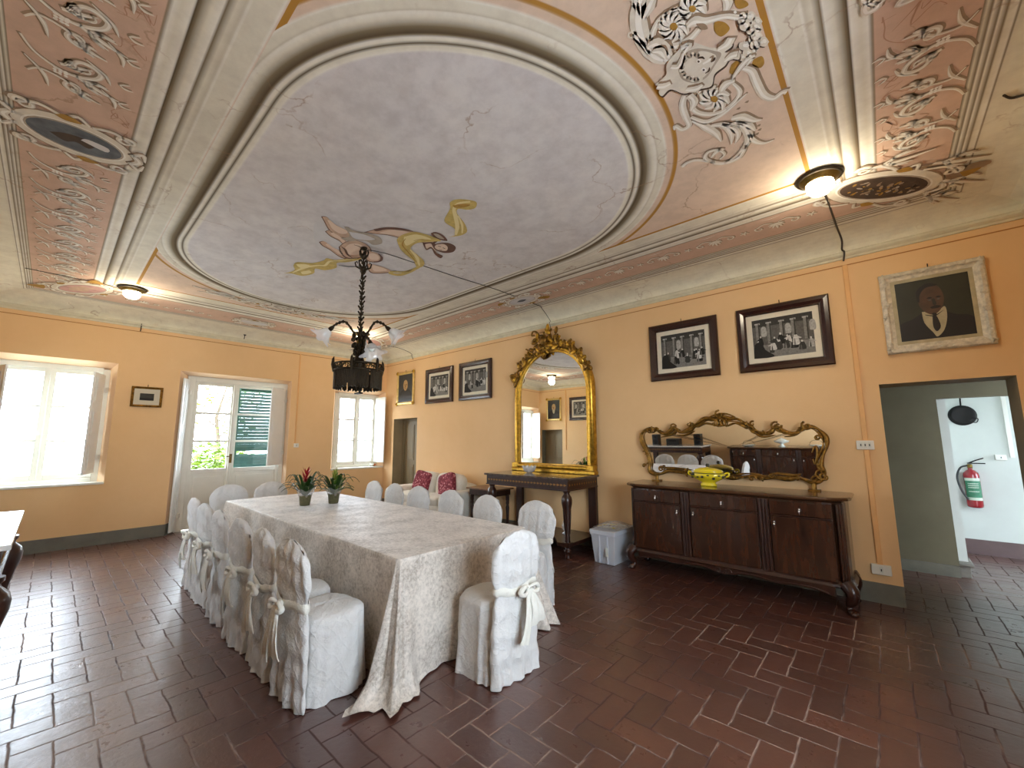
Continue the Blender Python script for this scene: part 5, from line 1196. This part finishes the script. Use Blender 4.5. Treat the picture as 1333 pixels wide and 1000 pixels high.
# tureen
def tureen(loc, label):
    t = thing('tureen', label, 'tureen', loc, 0)
    body = [(.0, 0), (.075, 0), (.075, .022), (.06, .03), (.07, .045), (.12, .075), (.15, .105), (.155, .125), (.14, .15), (.12, .158)]
    def oval(pr, mb, k): mb.lathe(pr, k, 32, sx=1.12, sy=.75)
    mb = MB(); oval(body, mb, 'yellow')
    for s in (-1, 1): mb.tube(sampc([(s*.16, 0, .135), (s*.205, 0, .15), (s*.21, 0, .12), (s*.165, 0, .1)], 5), .010, 'yellow', 8)
    b = mb.build('bowl', t)
    q = MB()
    for i in range(18):
        a = i*2*pi/18; z = .108+.018*sin(i*2.4); r = .156 if z > .1 else .15
        X = Matrix.Translation((r*1.12*cos(a), r*.75*sin(a), z))
        q.ell((0, 0, 0), (.016, .016, .009+.006*(i % 2)), 'motif', X, 7)
    q.lathe([(.153, .138), (.158, .141), (.15, .147)], 'motif', 32, sx=1.12, sy=.75, caps=False)
    q.build('painted_flowers', b)
    mb = MB(); oval([(.13, .156), (.145, .16), (.12, .18), (.08, .195), (.03, .203), (.0, .204)], mb, 'yellow')
    lid = mb.build('lid', t); k_ = MB(); k_.ell((0, 0, .225), (.024, .018, .022), 'motif', n=10); k_.lathe([(.012, .2), (.01, .215)], 'yellow', 10); k_.build('knob', lid)
    return t
tureen((7.19, -.27, .9755), 'yellow majolica tureen with dark flowers on the sideboard top')
# dishes on the opposite sideboard, speakers and player on the marble console
def basket(loc, label):
    t = thing('handled_dish', label, 'dish', loc, 0, 'dishes on the far sideboard')
    MB().lathe([(0, 0), (.06, 0), (.13, .03), (.14, .04), (.12, .035), (.05, .012), (0, .01)], 'china', 24).build('dish', t)
    MB().tube(sampc([(-.12, 0, .035), (-.09, 0, .11), (0, 0, .14), (.09, 0, .11), (.12, 0, .035)], 5), .005, 'brass', 6).build('handle', t)
basket((7.62, LY+.3, .9755), 'handled china dish on the far sideboard, first from the console'); basket((6.35, LY+.3, .9755), 'handled china dish at the other end of the far sideboard')
t = thing('fruit_stand', 'white footed china bowl in the middle of the far sideboard', 'bowl', (7.0, LY+.28, .9755))
MB().lathe([(0, 0), (.07, 0), (.03, .03), (.03, .06), (.13, .1), (.15, .13), (.13, .125), (0, .08)], 'china', 24).build('bowl', t)
MB().lathe([(.12, .125), (.08, .16), (.02, .18), (0, .2)], 'china', 20).build('lid', t)
for x, lb in ((5.22, 'black loudspeaker on the far marble console nearest the sideboard'), (4.15, 'black loudspeaker on the far marble console nearest the windows')):
    t = thing('loudspeaker', lb, 'speaker', (x, LY+.22, 1.001), pi, 'pair of black speakers')
    MB().box(-.08, .08, -.1, .1, 0, .27, 'black').build('cabinet', t, .006)
    MB().lathe([(.06, 0), (.055, .006), (.02, -.006), (0, -.004)], 'iron', 20, X=Matrix.Translation((0, -.102, .09)) @ Matrix.Rotation(pi/2, 4, 'X')).build('woofer', t)
    MB().lathe([(.03, 0), (.025, .005), (0, .0)], 'iron', 16, X=Matrix.Translation((0, -.102, .2)) @ Matrix.Rotation(pi/2, 4, 'X')).build('tweeter', t)
t = thing('stereo_player', 'black stereo unit between the two speakers on the marble console', 'stereo', (4.62, LY+.24, 1.001), pi)
MB().box(-.16, .16, -.12, .12, 0, .16, 'black').build('cabinet', t, .008)
MB().box(-.1, .1, -.124, -.12, .09, .13, 'iron').build('display', t)
# ------------------------------------------------------------------ small items on the console
t = thing('glass_bowl', 'cut glass bowl on the dark console in front of the gilt mirror', 'bowl', (4.66, -.34, 1.001))
rings = []
for r, z in ((.035, 0), (.05, .005), (.085, .04), (.10, .08), (.105, .1), (.10, .1), (.08, .045), (.04, .015)):
    rings.append([(r*(1+.05*cos(10*a))*cos(a), r*(1+.05*cos(10*a))*sin(a), z+(.008*cos(10*a) if z > .08 else 0)) for a in [2*pi*i/60 for i in range(60)]])
MB().loft(rings, 'crystal').build('bowl', t)
t = thing('glass_jar', 'lidded clear glass jar on the low shelf under the dark console', 'jar', (5.28, -.3, .196))
MB().lathe([(0, 0), (.055, 0), (.06, .01), (.025, .03), (.03, .04), (.055, .07), (.06, .11), (.045, .14), (.04, .145)], 'crystal', 24).build('jar_body', t)
MB().lathe([(.046, .146), (.04, .17), (.02, .19), (.008, .2), (.014, .215), (.012, .23), (0, .24)], 'crystal', 20).build('lid', t)
# ------------------------------------------------------------------ storage box with crumpled bag
t = thing('storage_box', 'translucent plastic storage box on the floor between console and sideboard', 'box', (6.03, -.36, 0))
def taper(x0, y0, z0, x1, y1, z1, n=1): return [[(-x0, -y0, z0), (x0, -y0, z0), (x0, y0, z0), (-x0, y0, z0)], [(-x1, -y1, z1), (x1, -y1, z1), (x1, y1, z1), (-x1, y1, z1)]]
mb = MB(); mb.loft(taper(.135, .225, .002, .165, .26, .36), 'box_plastic', True, True, False)
for x in (-.05, .06): mb.box(x-.012, x+.012, -.262, -.235, .01, .35, 'box_plastic')
mb.box(-.17, .17, -.27, .265, .33, .36, 'box_plastic'); mb.build('tub', t, .01)
MB().loft(taper(.178, .275, .36, .172, .268, .39), 'box_plastic', True, True, False).build('lid', t, .008)
MB().box(.045, .075, -.275, -.262, .1, .2, 'china').build('latch', t, .003)
mb = MB(); rnd = random.Random(9)
for i in range(9): mb.ell((rnd.uniform(-.07, .07), rnd.uniform(-.15, .15), rnd.uniform(.07, .22)), (.07, .08, .05), 'sofa', n=8)
mb.build('stored_cloth', t)
mb = MB(); rings = []
rnd = random.Random(3)
for j in range(11):
    rings.append([( -.17+.36*j/10, -.2+.42*i/11, .395+.05*sin(pi*j/10)*sin(pi*i/11)+rnd.uniform(0, .028)) for i in range(12)])
mb.loft(rings, 'cellophane', False, False, False); tg = thing('plastic_bag', 'crumpled clear bag of wrapping scraps on the storage box lid', 'bag', (6.03, -.36, 0)); mb.build('bag_film', tg)
mb = MB()
for i in range(46):
    X = Matrix.Translation((rnd.uniform(-.12, .14), rnd.uniform(-.15, .16), rnd.uniform(.397, .43))) @ Matrix.Rotation(rnd.uniform(0, 6), 4, 'Z') @ Matrix.Rotation(rnd.uniform(-.6, .6), 4, 'X')
    mb.box(-.03, .03, -.008, .008, 0, .003, rnd.choice(('china', 'paper', 'yellow', 'ink4', 'china')), X)
s_ = mb.build('paper_scraps', tg); s_['kind'] = 'stuff'
# ------------------------------------------------------------------ small side table, sofa, cushions
t = thing('side_table', 'small brown wooden side table between the sofa and the dark console', 'side table', (3.76, -.28, 0))
MB().box(-.33, .33, -.23, .23, .69, .715, 'wood_mid').build('top', t, .006)
MB().box(-.29, .29, -.19, .19, .6, .69, 'wood_dark').build('apron', t, .004)
for sx in (-1, 1):
    for sy in (-1, 1): MB().lathe([(0, 0), (.018, 0), (.026, .03), (.016, .06), (.022, .1), (.024, .3), (.03, .4), (.02, .44), (.028, .47), (.024, .5), (.03, .52), (.03, .62)], 'wood_dark', 14, (sx*.255, sy*.155, 0)).build('leg', t)
def pillowish(mb, c, r, k, R=None, p=2.6, n=20, wr=0.0, rnd=random.Random(1)):
    rings = []
    for j in range(1, n):
        a = -pi/2+pi*j/n; ring = []
        for i in range(n*2):
            b = 2*pi*i/(n*2); f = lambda v: math.copysign(abs(v)**(2/p), v)
            v = Vector((r[0]*f(cos(a))*f(cos(b)), r[1]*f(cos(a))*f(sin(b)), r[2]*f(sin(a))))
            v *= 1+wr*sin(5*b+3*a)*cos(a)
            if R is not None: v = R @ v
            ring.append(v+Vector(c))
        rings.append(ring)
    mb.loft(rings, k)
sf = thing('sofa', 'white slipcovered two-seat sofa against the long wall behind the dining chairs', 'sofa', (2.48, -.06, 0))
mb = MB(); pillowish(mb, (0, -.42, .22), (.82, .42, .22), 'sofa', None, 8); mb.build('base', sf)
mb = MB(); pillowish(mb, (0, -.12, .48), (.86, .11, .26), 'sofa', None, 6); mb.build('back', sf)
for s in (-1, 1):
    mb = MB(); pillowish(mb, (s*.80, -.42, .33), (.12, .44, .31), 'sofa', None, 6); mb.build('armrest', sf)
    mb = MB(); pillowish(mb, (s*.35, -.46, .47), (.33, .38, .09), 'sofa', None, 5, wr=.02); mb.build('seat_cushion', sf)
    mb = MB(); pillowish(mb, (s*.35, -.27, .66), (.34, .13, .24), 'sofa', Matrix.Rotation(-.18, 3, 'X'), 4, wr=.03); mb.build('back_cushion', sf)
for x, a, lb in ((2.16, .18, 'red damask cushion on the left seat of the white sofa'), (2.98, -.3, 'red damask cushion on the right seat of the white sofa')):
    mb = MB(); pillowish(mb, (0, 0, .19), (.19, .06, .19), 'cushion', None, 5.5)
    o = mb.build('cushion'); o.location = (x, -.54, .545); o.rotation_euler = (-.25, a, .1); tag(o, lb, 'cushion', 'red cushions on the sofa')
t = thing('shell_ornament', 'small orange and white shell figurine on the right window sill', 'ornament', (-.12, -.2, .905))
mb = MB(); M['orange'] = mat('orange_glaze', lin(190, 110, 60), .4)
mb.ell((0, -.04, .03), (.03, .035, .03), 'china', n=10); mb.ell((0, .04, .028), (.03, .04, .028), 'orange', n=10); mb.ell((.01, .0, .04), (.025, .02, .025), 'china', n=8); mb.build('shell', t)
# ------------------------------------------------------------------ beyond the doorway
t = thing('hanging_pan', 'round dark decorated pan hanging on the white wall beyond the doorway', 'pan', (9.50, 2.945, 1.79))
MB().lathe([(0, 0), (.13, 0), (.135, .01), (.12, .03), (.09, .025), (0, .02)], 'iron', 30, X=Matrix.Rotation(pi/2, 4, 'X')).build('pan_body', t)
MB().tube(sampc([(.05, -.04, -.08), (.11, -.06, -.1), (.13, -.05, -.05), (.08, -.035, -.04)], 5), .006, 'iron', 6).build('loop_handle', t)
MB().tube([(0, -.01, .12), (0, -.01, .2), (.0, -.03, .21), (0, -.02, .24)], .008, 'iron', 6).build('hanging_hook', t)
t = thing('fire_extinguisher', 'red fire extinguisher with green label hung on the white wall beyond the doorway', 'fire extinguisher', (9.49, 2.85, .60))
MB().lathe([(0, 0), (.06, 0), (.072, .012), (.075, .03), (.075, .40), (.068, .44), (.04, .47), (.022, .48), (.022, .51)], 'extinguisher', 28).build('cylinder', t)
q = MB()
for i in range(15):
    a0 = -pi*.85+i*pi*.7/15; a1 = a0+pi*.7/15
    for z0, z1, k in ((.13, .34, 'label_green'), (.34, .375, 'label_pale'), (.095, .13, 'label_pale')):
        q.add([(.0762*cos(a), .0762*sin(a), z) for a, z in ((a0, z0), (a1, z0), (a1, z1), (a0, z1))], [(0, 1, 2, 3)], k)
    if 2 < i < 12:
        for z0 in (.30, .275, .25, .20): q.add([(.0766*cos(a), .0766*sin(a), z) for a, z in ((a0, z0), (a1-.02, z0), (a1-.02, z0+.010), (a0, z0+.010))], [(0, 1, 2, 3)], 'label_pale')
q.build('label', t, recalc=False)
mb = MB(); mb.lathe([(.02, .5), (.026, .505), (.026, .545), (.015, .55)], 'brass', 14); mb.box(-.02, .14, -.012, .012, .555, .568, 'iron'); mb.tube([(-.01, 0, .56), (.06, 0, .60), (.13, 0, .63)], [.010, .008, .007], 'iron', 6); mb.build('valve_handle', t)
MB().tube(sampc([(-.02, -.0, .53), (-.09, -.03, .50), (-.13, -.05, .38), (-.11, -.06, .22), (-.06, -.07, .10)], 6), .011, 'black', 8).build('hose', t)
MB().box(-.03, .03, .07, .095, .3, .45, 'iron').build('wall_bracket', t)
# ------------------------------------------------------------------ dining table cloth
def tablecloth():
    x0, x1, y0, y1, H = 2.45, 6.33, -3.66, -2.42, .752; rnd = random.Random(6)
    per = []; r = .03
    def seg(ax, ay, bx, by, n):
        for i in range(n): t = i/n; per.append((ax+(bx-ax)*t, ay+(by-ay)*t, None))
    cs = [((x1-r, y0+r), -pi/2), ((x1-r, y1-r), 0), ((x0+r, y1-r), pi/2), ((x0+r, y0+r), pi)]
    pts = []
    for q in range(4):
        (cx, cy), a0 = cs[q]
        for i in range(15):
            a = a0+pi/2*i/14; pts.append((cx+r*cos(a), cy+r*sin(a), cos(a), sin(a)))
        (nx, ny), a1 = cs[(q+1) % 4]; a = a0+pi/2
        L = abs(nx-cx)+abs(ny-cy); n = int(L/.022)
        for i in range(1, n): t = i/n; pts.append((cx+(nx-cx)*t+r*cos(a), cy+(ny-cy)*t+r*sin(a), cos(a), sin(a)))
    N_ = len(pts); corner = {0: (x1, y0, .175), 1: (x1, y1, .24), 2: (x0, y1, .10), 3: (x0, y0, .12)}
    rings = []; Mz = 34
    ph = [rnd.uniform(0, 6) for _ in range(8)]
    for j in range(Mz+1):
        t = j/Mz; ring = []
        for i, (x, y, nx, ny) in enumerate(pts):
            s = x*1.0+y*1.7
            fold = (sin(s*9+ph[0])*.5+sin(s*17+ph[1])*.3+sin(s*29+ph[2])*.2)
            end = 1 if abs(nx) > .7 and x > 5 else .35
            off = .010+t**1.2*(.016*end+.024*end*fold)
            for q, (cx, cy, A) in corner.items():
                d = sqrt((x-cx)**2+(y-cy)**2); ang = atan2(ny, nx)
                g = exp(-(d/(.10 if q < 2 else .13))**2)*(1 if q > 1 else (.42+.58*max(0, -ny if q == 0 else nx)))
                w = 1+.30*sin(ang*9+ph[3]+q)+.22*sin(ang*17+ph[4])
                off += t**1.15*A*g*w
                if q == 0: off += .085*g*max(0, (t-.86)/.14)**1.2*(1+.4*sin(ang*9))
            z = H-.004-(H-.016)*t
            if t > .9: z += .008*(1+sin(s*23+ph[5]))*(t-.9)*10
            if x < 6.2 and t > .98: z += .0
            ring.append((x+nx*off, y+ny*off, z))
        rings.append(ring)
    # fabric lying on the floor at the near left corner
    last = []
    for i, (x, y, nx, ny) in enumerate(pts):
        g = exp(-((x-x1)**2+(y-y0)**2)/.02); p = rings[-1][i]
        last.append((p[0]+nx*(.04*g), p[1]+ny*(.04*g), .010+.018*g*(1+sin(i*.9))/2))
    rings.append(last)
    mb = MB()
    edge = [[(x-nx*.012+nx*a, y-ny*.012+ny*a, H+b) for x, y, nx, ny in pts] for a, b in ((0, 0), (.012, -.0005), (.02, -.002))]
    mb.loft(edge+rings, 'velvet', True, False, True)
    mb.add(edge[0], [tuple(range(N_))], 'velvet')
    # soft creases across the top
    o = mb.build('tablecloth'); tag(o, 'floor-length taupe crushed velvet cloth over the long dining table', 'tablecloth'); return o
tablecloth()
# ------------------------------------------------------------------ covered chairs
def make_chair_meshes(seed):
    rnd = random.Random(seed); ph = [rnd.uniform(0, 6.3) for _ in range(10)]
    n = 96; out = []
    se = lambda a, p: (math.copysign(abs(cos(a))**(2/p), cos(a)), math.copysign(abs(sin(a))**(2/p), sin(a)))
    # seat and skirt
    rings = []; lv = [0, .01, .04, .09, .15, .21, .27, .33, .38, .42, .445, .46, .468, .472]
    for z in lv:
        t = max(0, 1-z/.45); ins = 0 if z < .44 else (.0 + .03*((z-.44)/.032)**2)
        ring = []
        for i in range(n):
            a = 2*pi*i/n; cx, cy = se(a, 3.1)
            fold = sin(a*7+ph[0]+z*2)*.45+sin(a*12+ph[1]-z*3)*.3+sin(a*19+ph[2])*.22
            amp = .005+.021*t**1.1
            w = .198+.016*t-ins+amp*fold; d = .190+.014*t-ins+amp*fold*(.8)
            lift = .004*(1+sin(a*5+ph[3])) if z == 0 else 0
            dome = .012*(1-ins*8) if z > .46 else 0
            ring.append((w*cx, .205+d*cy, z+lift+.006*sin(a*3+ph[4])*(z > .4)))
        rings.append(ring)
    for f_ in (.75, .5, .25, .06): rings.append([(p[0]*f_, .205+(p[1]-.205)*f_, .474+.010*(1-f_)+.004*sin(p[0]*30+ph[5])*sin(p[1]*24)) for p in rings[len(lv)-1]])
    mb = MB(); mb.loft(rings, 'cover', True, True, True); out.append(('skirt_cover', mb))
    # back: hugging panel from floor to rounded top
    rings = []; n2 = 64
    for j in range(0, 41):
        z = .905*j/40
        if z < .53: hw = .196+.012*(1-z/.5)-.020*max(0, (z-.22)/.31)**1.5
        elif z < .72: hw = .178+.043*sin((z-.53)/.19*pi/2)
        else: hw = .221*sqrt(max(.0, 1-((z-.72)/.1885)**2.1))
        lean = -.004-.09*max(0, z-.42)**1.1-.004*(1-min(1, z/.45))
        th = .036 if z < .8 else .036*sqrt(max(.05, 1-((z-.8)/.108)**2))
        tz = max(0, 1-z/.5); ring = []
        waist = exp(-((z-.555)/.05)**2)
        for i in range(n2):
            a = 2*pi*i/n2; cx, cy = se(a, 2.6)
            u = cx*hw
            wr = .008*sin(u*38+z*26+ph[6])*sin(u*30-z*24+ph[7])+.004*sin(u*70+z*11+ph[8])
            fd = tz*.010*sin(u*34+ph[0])+tz*.006*sin(u*63+ph[9])
            ring.append((u*(1-.03*waist)+.003*sin(z*40+ph[2]), lean+cy*th*(1-.2*waist)+(wr+fd)*(-1 if cy < 0 else .6), z+.002 if j else .002+.004*(1+sin(u*30))))
        rings.append(ring)
    mb = MB(); mb.loft(rings, 'cover', True, True, True); out.append(('back_cover', mb))
    # sash
    mb = MB(); rings = []
    for z, e in ((.525, .006), (.535, .012), (.55, .014), (.565, .012), (.578, .006)):
        ring = []
        for i in range(n2):
            a = 2*pi*i/n2; cx, cy = se(a, 2.6); lean = -.004-.09*max(0, z-.42)**1.1
            ring.append((cx*(.180+e), lean+cy*(.030+e), z+.010*sin(cx*4+ph[1])-.012*(cy < 0)*(1-abs(cx))+.003*sin(i*.9+z*200)))
        rings.append(ring)
    mb.loft(rings, 'sash', True, False, True)
    yb = -.075; sx = rnd.choice((-1, 1))*.05+rnd.uniform(-.02, .02)
    mb.ell((sx, yb, .545), (.026, .02, .022), 'sash', n=10)
    for s, L, w0, w1 in ((-1, rnd.uniform(.26, .33), .014, .040), (1, rnd.uniform(.22, .28), .020, .072)):
        rg = []
        for q in range(9):
            f = q/8; w = w0+(w1-w0)*f; cx_ = sx+s*(.012+.055*f); z = .545-L*f; yy = yb-.012-.022*sin(f*pi*.8)-.008
            rg.append([(cx_-w+2*w*i/8, yy+.007*sin(i*1.6+f*5+ph[3]), z+(.02*s*(i/8-.5) if q == 8 else 0)) for i in range(9)]+[(cx_+w-2*w*i/8, yy+.007*sin((8-i)*1.6+f*5+ph[3])-.004, z+(.02*s*((8-i)/8-.5) if q == 8 else 0)) for i in range(9)])
        mb.loft(rg, 'sash', True, True, True)
    for s in (-1, 1):
        P_ = sampc([(sx, yb-.005, .545), (sx+s*.05, yb-.025, .565), (sx+s*.085, yb-.02, .535), (sx+s*.05, yb-.03, .52), (sx, yb-.01, .54)], 5)
        mb.tube(P_, [.006+.010*sin(pi*i/(len(P_)-1)) for i in range(len(P_))], 'sash', 8, flat=1)
    out.append(('sash', mb)); return out
CG = 'white covered dining chairs'
protos = []
for sd in (1, 2, 3):
    t = thing('covered_chair', 'x', 'chair', (0, 0, 0), 0, CG)
    for nm, mb in make_chair_meshes(sd): mb.build(nm, t)
    protos.append(t)
spots = [((6.80, -3.10), pi/2-.04, 0, 'nearest white covered chair, alone at the near end of the table'),
         ((5.97, -4.14), .03, 1, 'white covered chair nearest the camera in the left-hand row'),
         ((5.48, -4.14), -.05, 2, 'white covered chair second from the near end of the left-hand row'),
         ((4.97, -4.14), .04, 0, 'white covered chair third from the near end of the left-hand row'),
         ((4.36, -4.13), -.03, 1, 'white covered chair fourth from the near end of the left-hand row'),
         ((3.80, -4.12), .05, 2, 'white covered chair second from the window end of the left-hand row'),
         ((3.26, -4.10), 0, 0, 'white covered chair at the window end of the left-hand row'),
         ((6.12, -2.03), pi+.03, 1, 'white covered chair nearest the camera in the right-hand row, in front of the console'),
         ((5.46, -2.05), pi-.04, 2, 'white covered chair second from the near end of the right-hand row'),
         ((4.82, -2.02), pi, 0, 'white covered chair third from the near end of the right-hand row'),
         ((4.18, -2.02), pi+.05, 1, 'white covered chair fourth from the near end of the right-hand row'),
         ((3.64, -2.03), pi-.02, 2, 'white covered chair second from the window end of the right-hand row'),
         ((3.08, -2.02), pi, 0, 'white covered chair at the window end of the right-hand row'),
         ((2.03, -3.00), -pi/2, 1, 'white covered chair at the far end of the table in front of the french door'),
         ((2.04, -3.52), -pi/2-.1, 2, 'white covered chair by the far left corner of the table, mostly hidden')]
used = set()
for (x, y), rz, pi_, lb in spots:
    if pi_ not in used:
        used.add(pi_); o = protos[pi_]; o.location = (x, y, 0); o.rotation_euler = (0, 0, rz); o['label'] = lb
    else:
        o = dup(protos[pi_], (x, y, 0), rz, lb, CG)
# ------------------------------------------------------------------ bromeliads on the table
def plant(loc, label, red, seed):
    t = thing('potted_bromeliad', label, 'plant', loc, 0, 'potted bromeliads on the dining table'); rnd = random.Random(seed)
    MB().lathe([(0, 0), (.05, 0), (.055, .01), (.066, .11), (.068, .115), (.06, .113), (0, .10)], 'pot', 24).build('pot', t)
    rings = []
    for r, z in ((.062, .10), (.07, .13), (.085, .16), (.10, .18)): rings.append([(r*(1+.12*sin(7*a+z*20))*cos(a), r*(1+.12*sin(7*a+z*20))*sin(a), z+.012*sin(5*a)) for a in [2*pi*i/40 for i in range(40)]])
    MB().loft(rings, 'cellophane', True, False).build('cellophane_wrap', t)
    mb = MB()
    for i in range(30):
        a = i*2.4+rnd.uniform(-.2, .2); L = rnd.uniform(.16, .27); up = rnd.uniform(.07, .19) if i % 3 else rnd.uniform(.17, .25); w = rnd.uniform(.015, .024); rg = []
        for q in range(11):
            f = q/10; rr_ = .015+L*f**.9; z = .11+up*sin(f*pi*.75)*1.1-.02*f; ww = w*sin(pi*(.15+.85*f))**.7*(1.02-f**4)+.0008
            c, s = cos(a), sin(a); tx, ty = -s, c
            rg.append([(rr_*c+tx*ww, rr_*s+ty*ww, z+.006), (rr_*c, rr_*s, z), (rr_*c-tx*ww, rr_*s-ty*ww, z+.006)])
        mb.loft(rg, 'leaf' if (i % 4 or not red) and red else ('leaf2' if i % 2 else 'leaf'), False, False, True)
    mb.build('foliage', t, recalc=False)
    mb = MB(); k = 'red_bract' if red else 'green_bract'; top = .38 if red else .36
    mb.tube([(0, 0, .1), (0, 0, .3)], .008, 'leaf', 6)
    for i in range(22):
        a = i*2.4; z = .22+(top-.22)*i/22; L = (.075 if red else .05)*(1-.45*i/22); c, s = cos(a), sin(a); rg = []
        for q in range(6):
            f = q/5; r_ = .004+L*f; zz = z+.05*f+.02*f*f; ww = .011*sin(pi*(.2+.8*f))+.0005; rg.append([(r_*c-s*ww, r_*s+c*ww, zz+.004), (r_*c, r_*s, zz), (r_*c+s*ww, r_*s-c*ww, zz+.004)])
        mb.loft(rg, k, False, False, True)
    mb.build('flower_spike', t, recalc=False); return t
plant((3.62, -3.17, .752), 'potted bromeliad with a red flower spike on the tablecloth, left of the two plants', True, 3)
plant((3.72, -2.88, .752), 'potted bromeliad with a yellow-green spike on the tablecloth, right of the two plants', False, 5)
# ------------------------------------------------------------------ light
w = bpy.data.worlds.new('world'); S.world = w; w.use_nodes = True; nt = w.node_tree; bg = nt.nodes['Background']
bg.inputs[0].default_value = (.76, .88, 1.0, 1); bg.inputs[1].default_value = 15
def portal(loc, sx, sz, rot):
    l = bpy.data.lights.new('window_portal', 'AREA'); l.shape = 'RECTANGLE'; l.size = sx; l.size_y = sz; l.cycles.is_portal = True
    o = bpy.data.objects.new('window_portal', l); C.objects.link(o); o.location = loc; o.rotation_euler = rot
portal((-.27, -5.3, 1.75), 1.2, 1.75, (pi/2, 0, -pi/2)); portal((-.27, -.6, 1.75), 1.05, 1.75, (pi/2, 0, -pi/2)); portal((-.27, -2.9, 1.3), 1.6, 2.6, (pi/2, 0, -pi/2))
portal((LX+.31, -3.9, 1.68), 2.25, 2.0, (pi/2, 0, pi/2)); portal((3.1, LY-.31, 1.72), 1.0, 1.7, (pi/2, 0, 0)); portal((12.31, 2.3, 1.6), 1.1, 1.45, (pi/2, 0, pi/2))
S.view_settings.view_transform = 'Standard'; S.view_settings.look = 'None'; S.view_settings.gamma = 1; S.view_settings.use_curve_mapping = False
S.view_settings.exposure = .36
S.cycles.max_bounces = 10; S.cycles.diffuse_bounces = 6; S.cycles.glossy_bounces = 4; S.cycles.transparent_max_bounces = 16; S.cycles.use_denoising = True
S.cycles.caustics_reflective = False; S.cycles.sample_clamp_indirect = 0
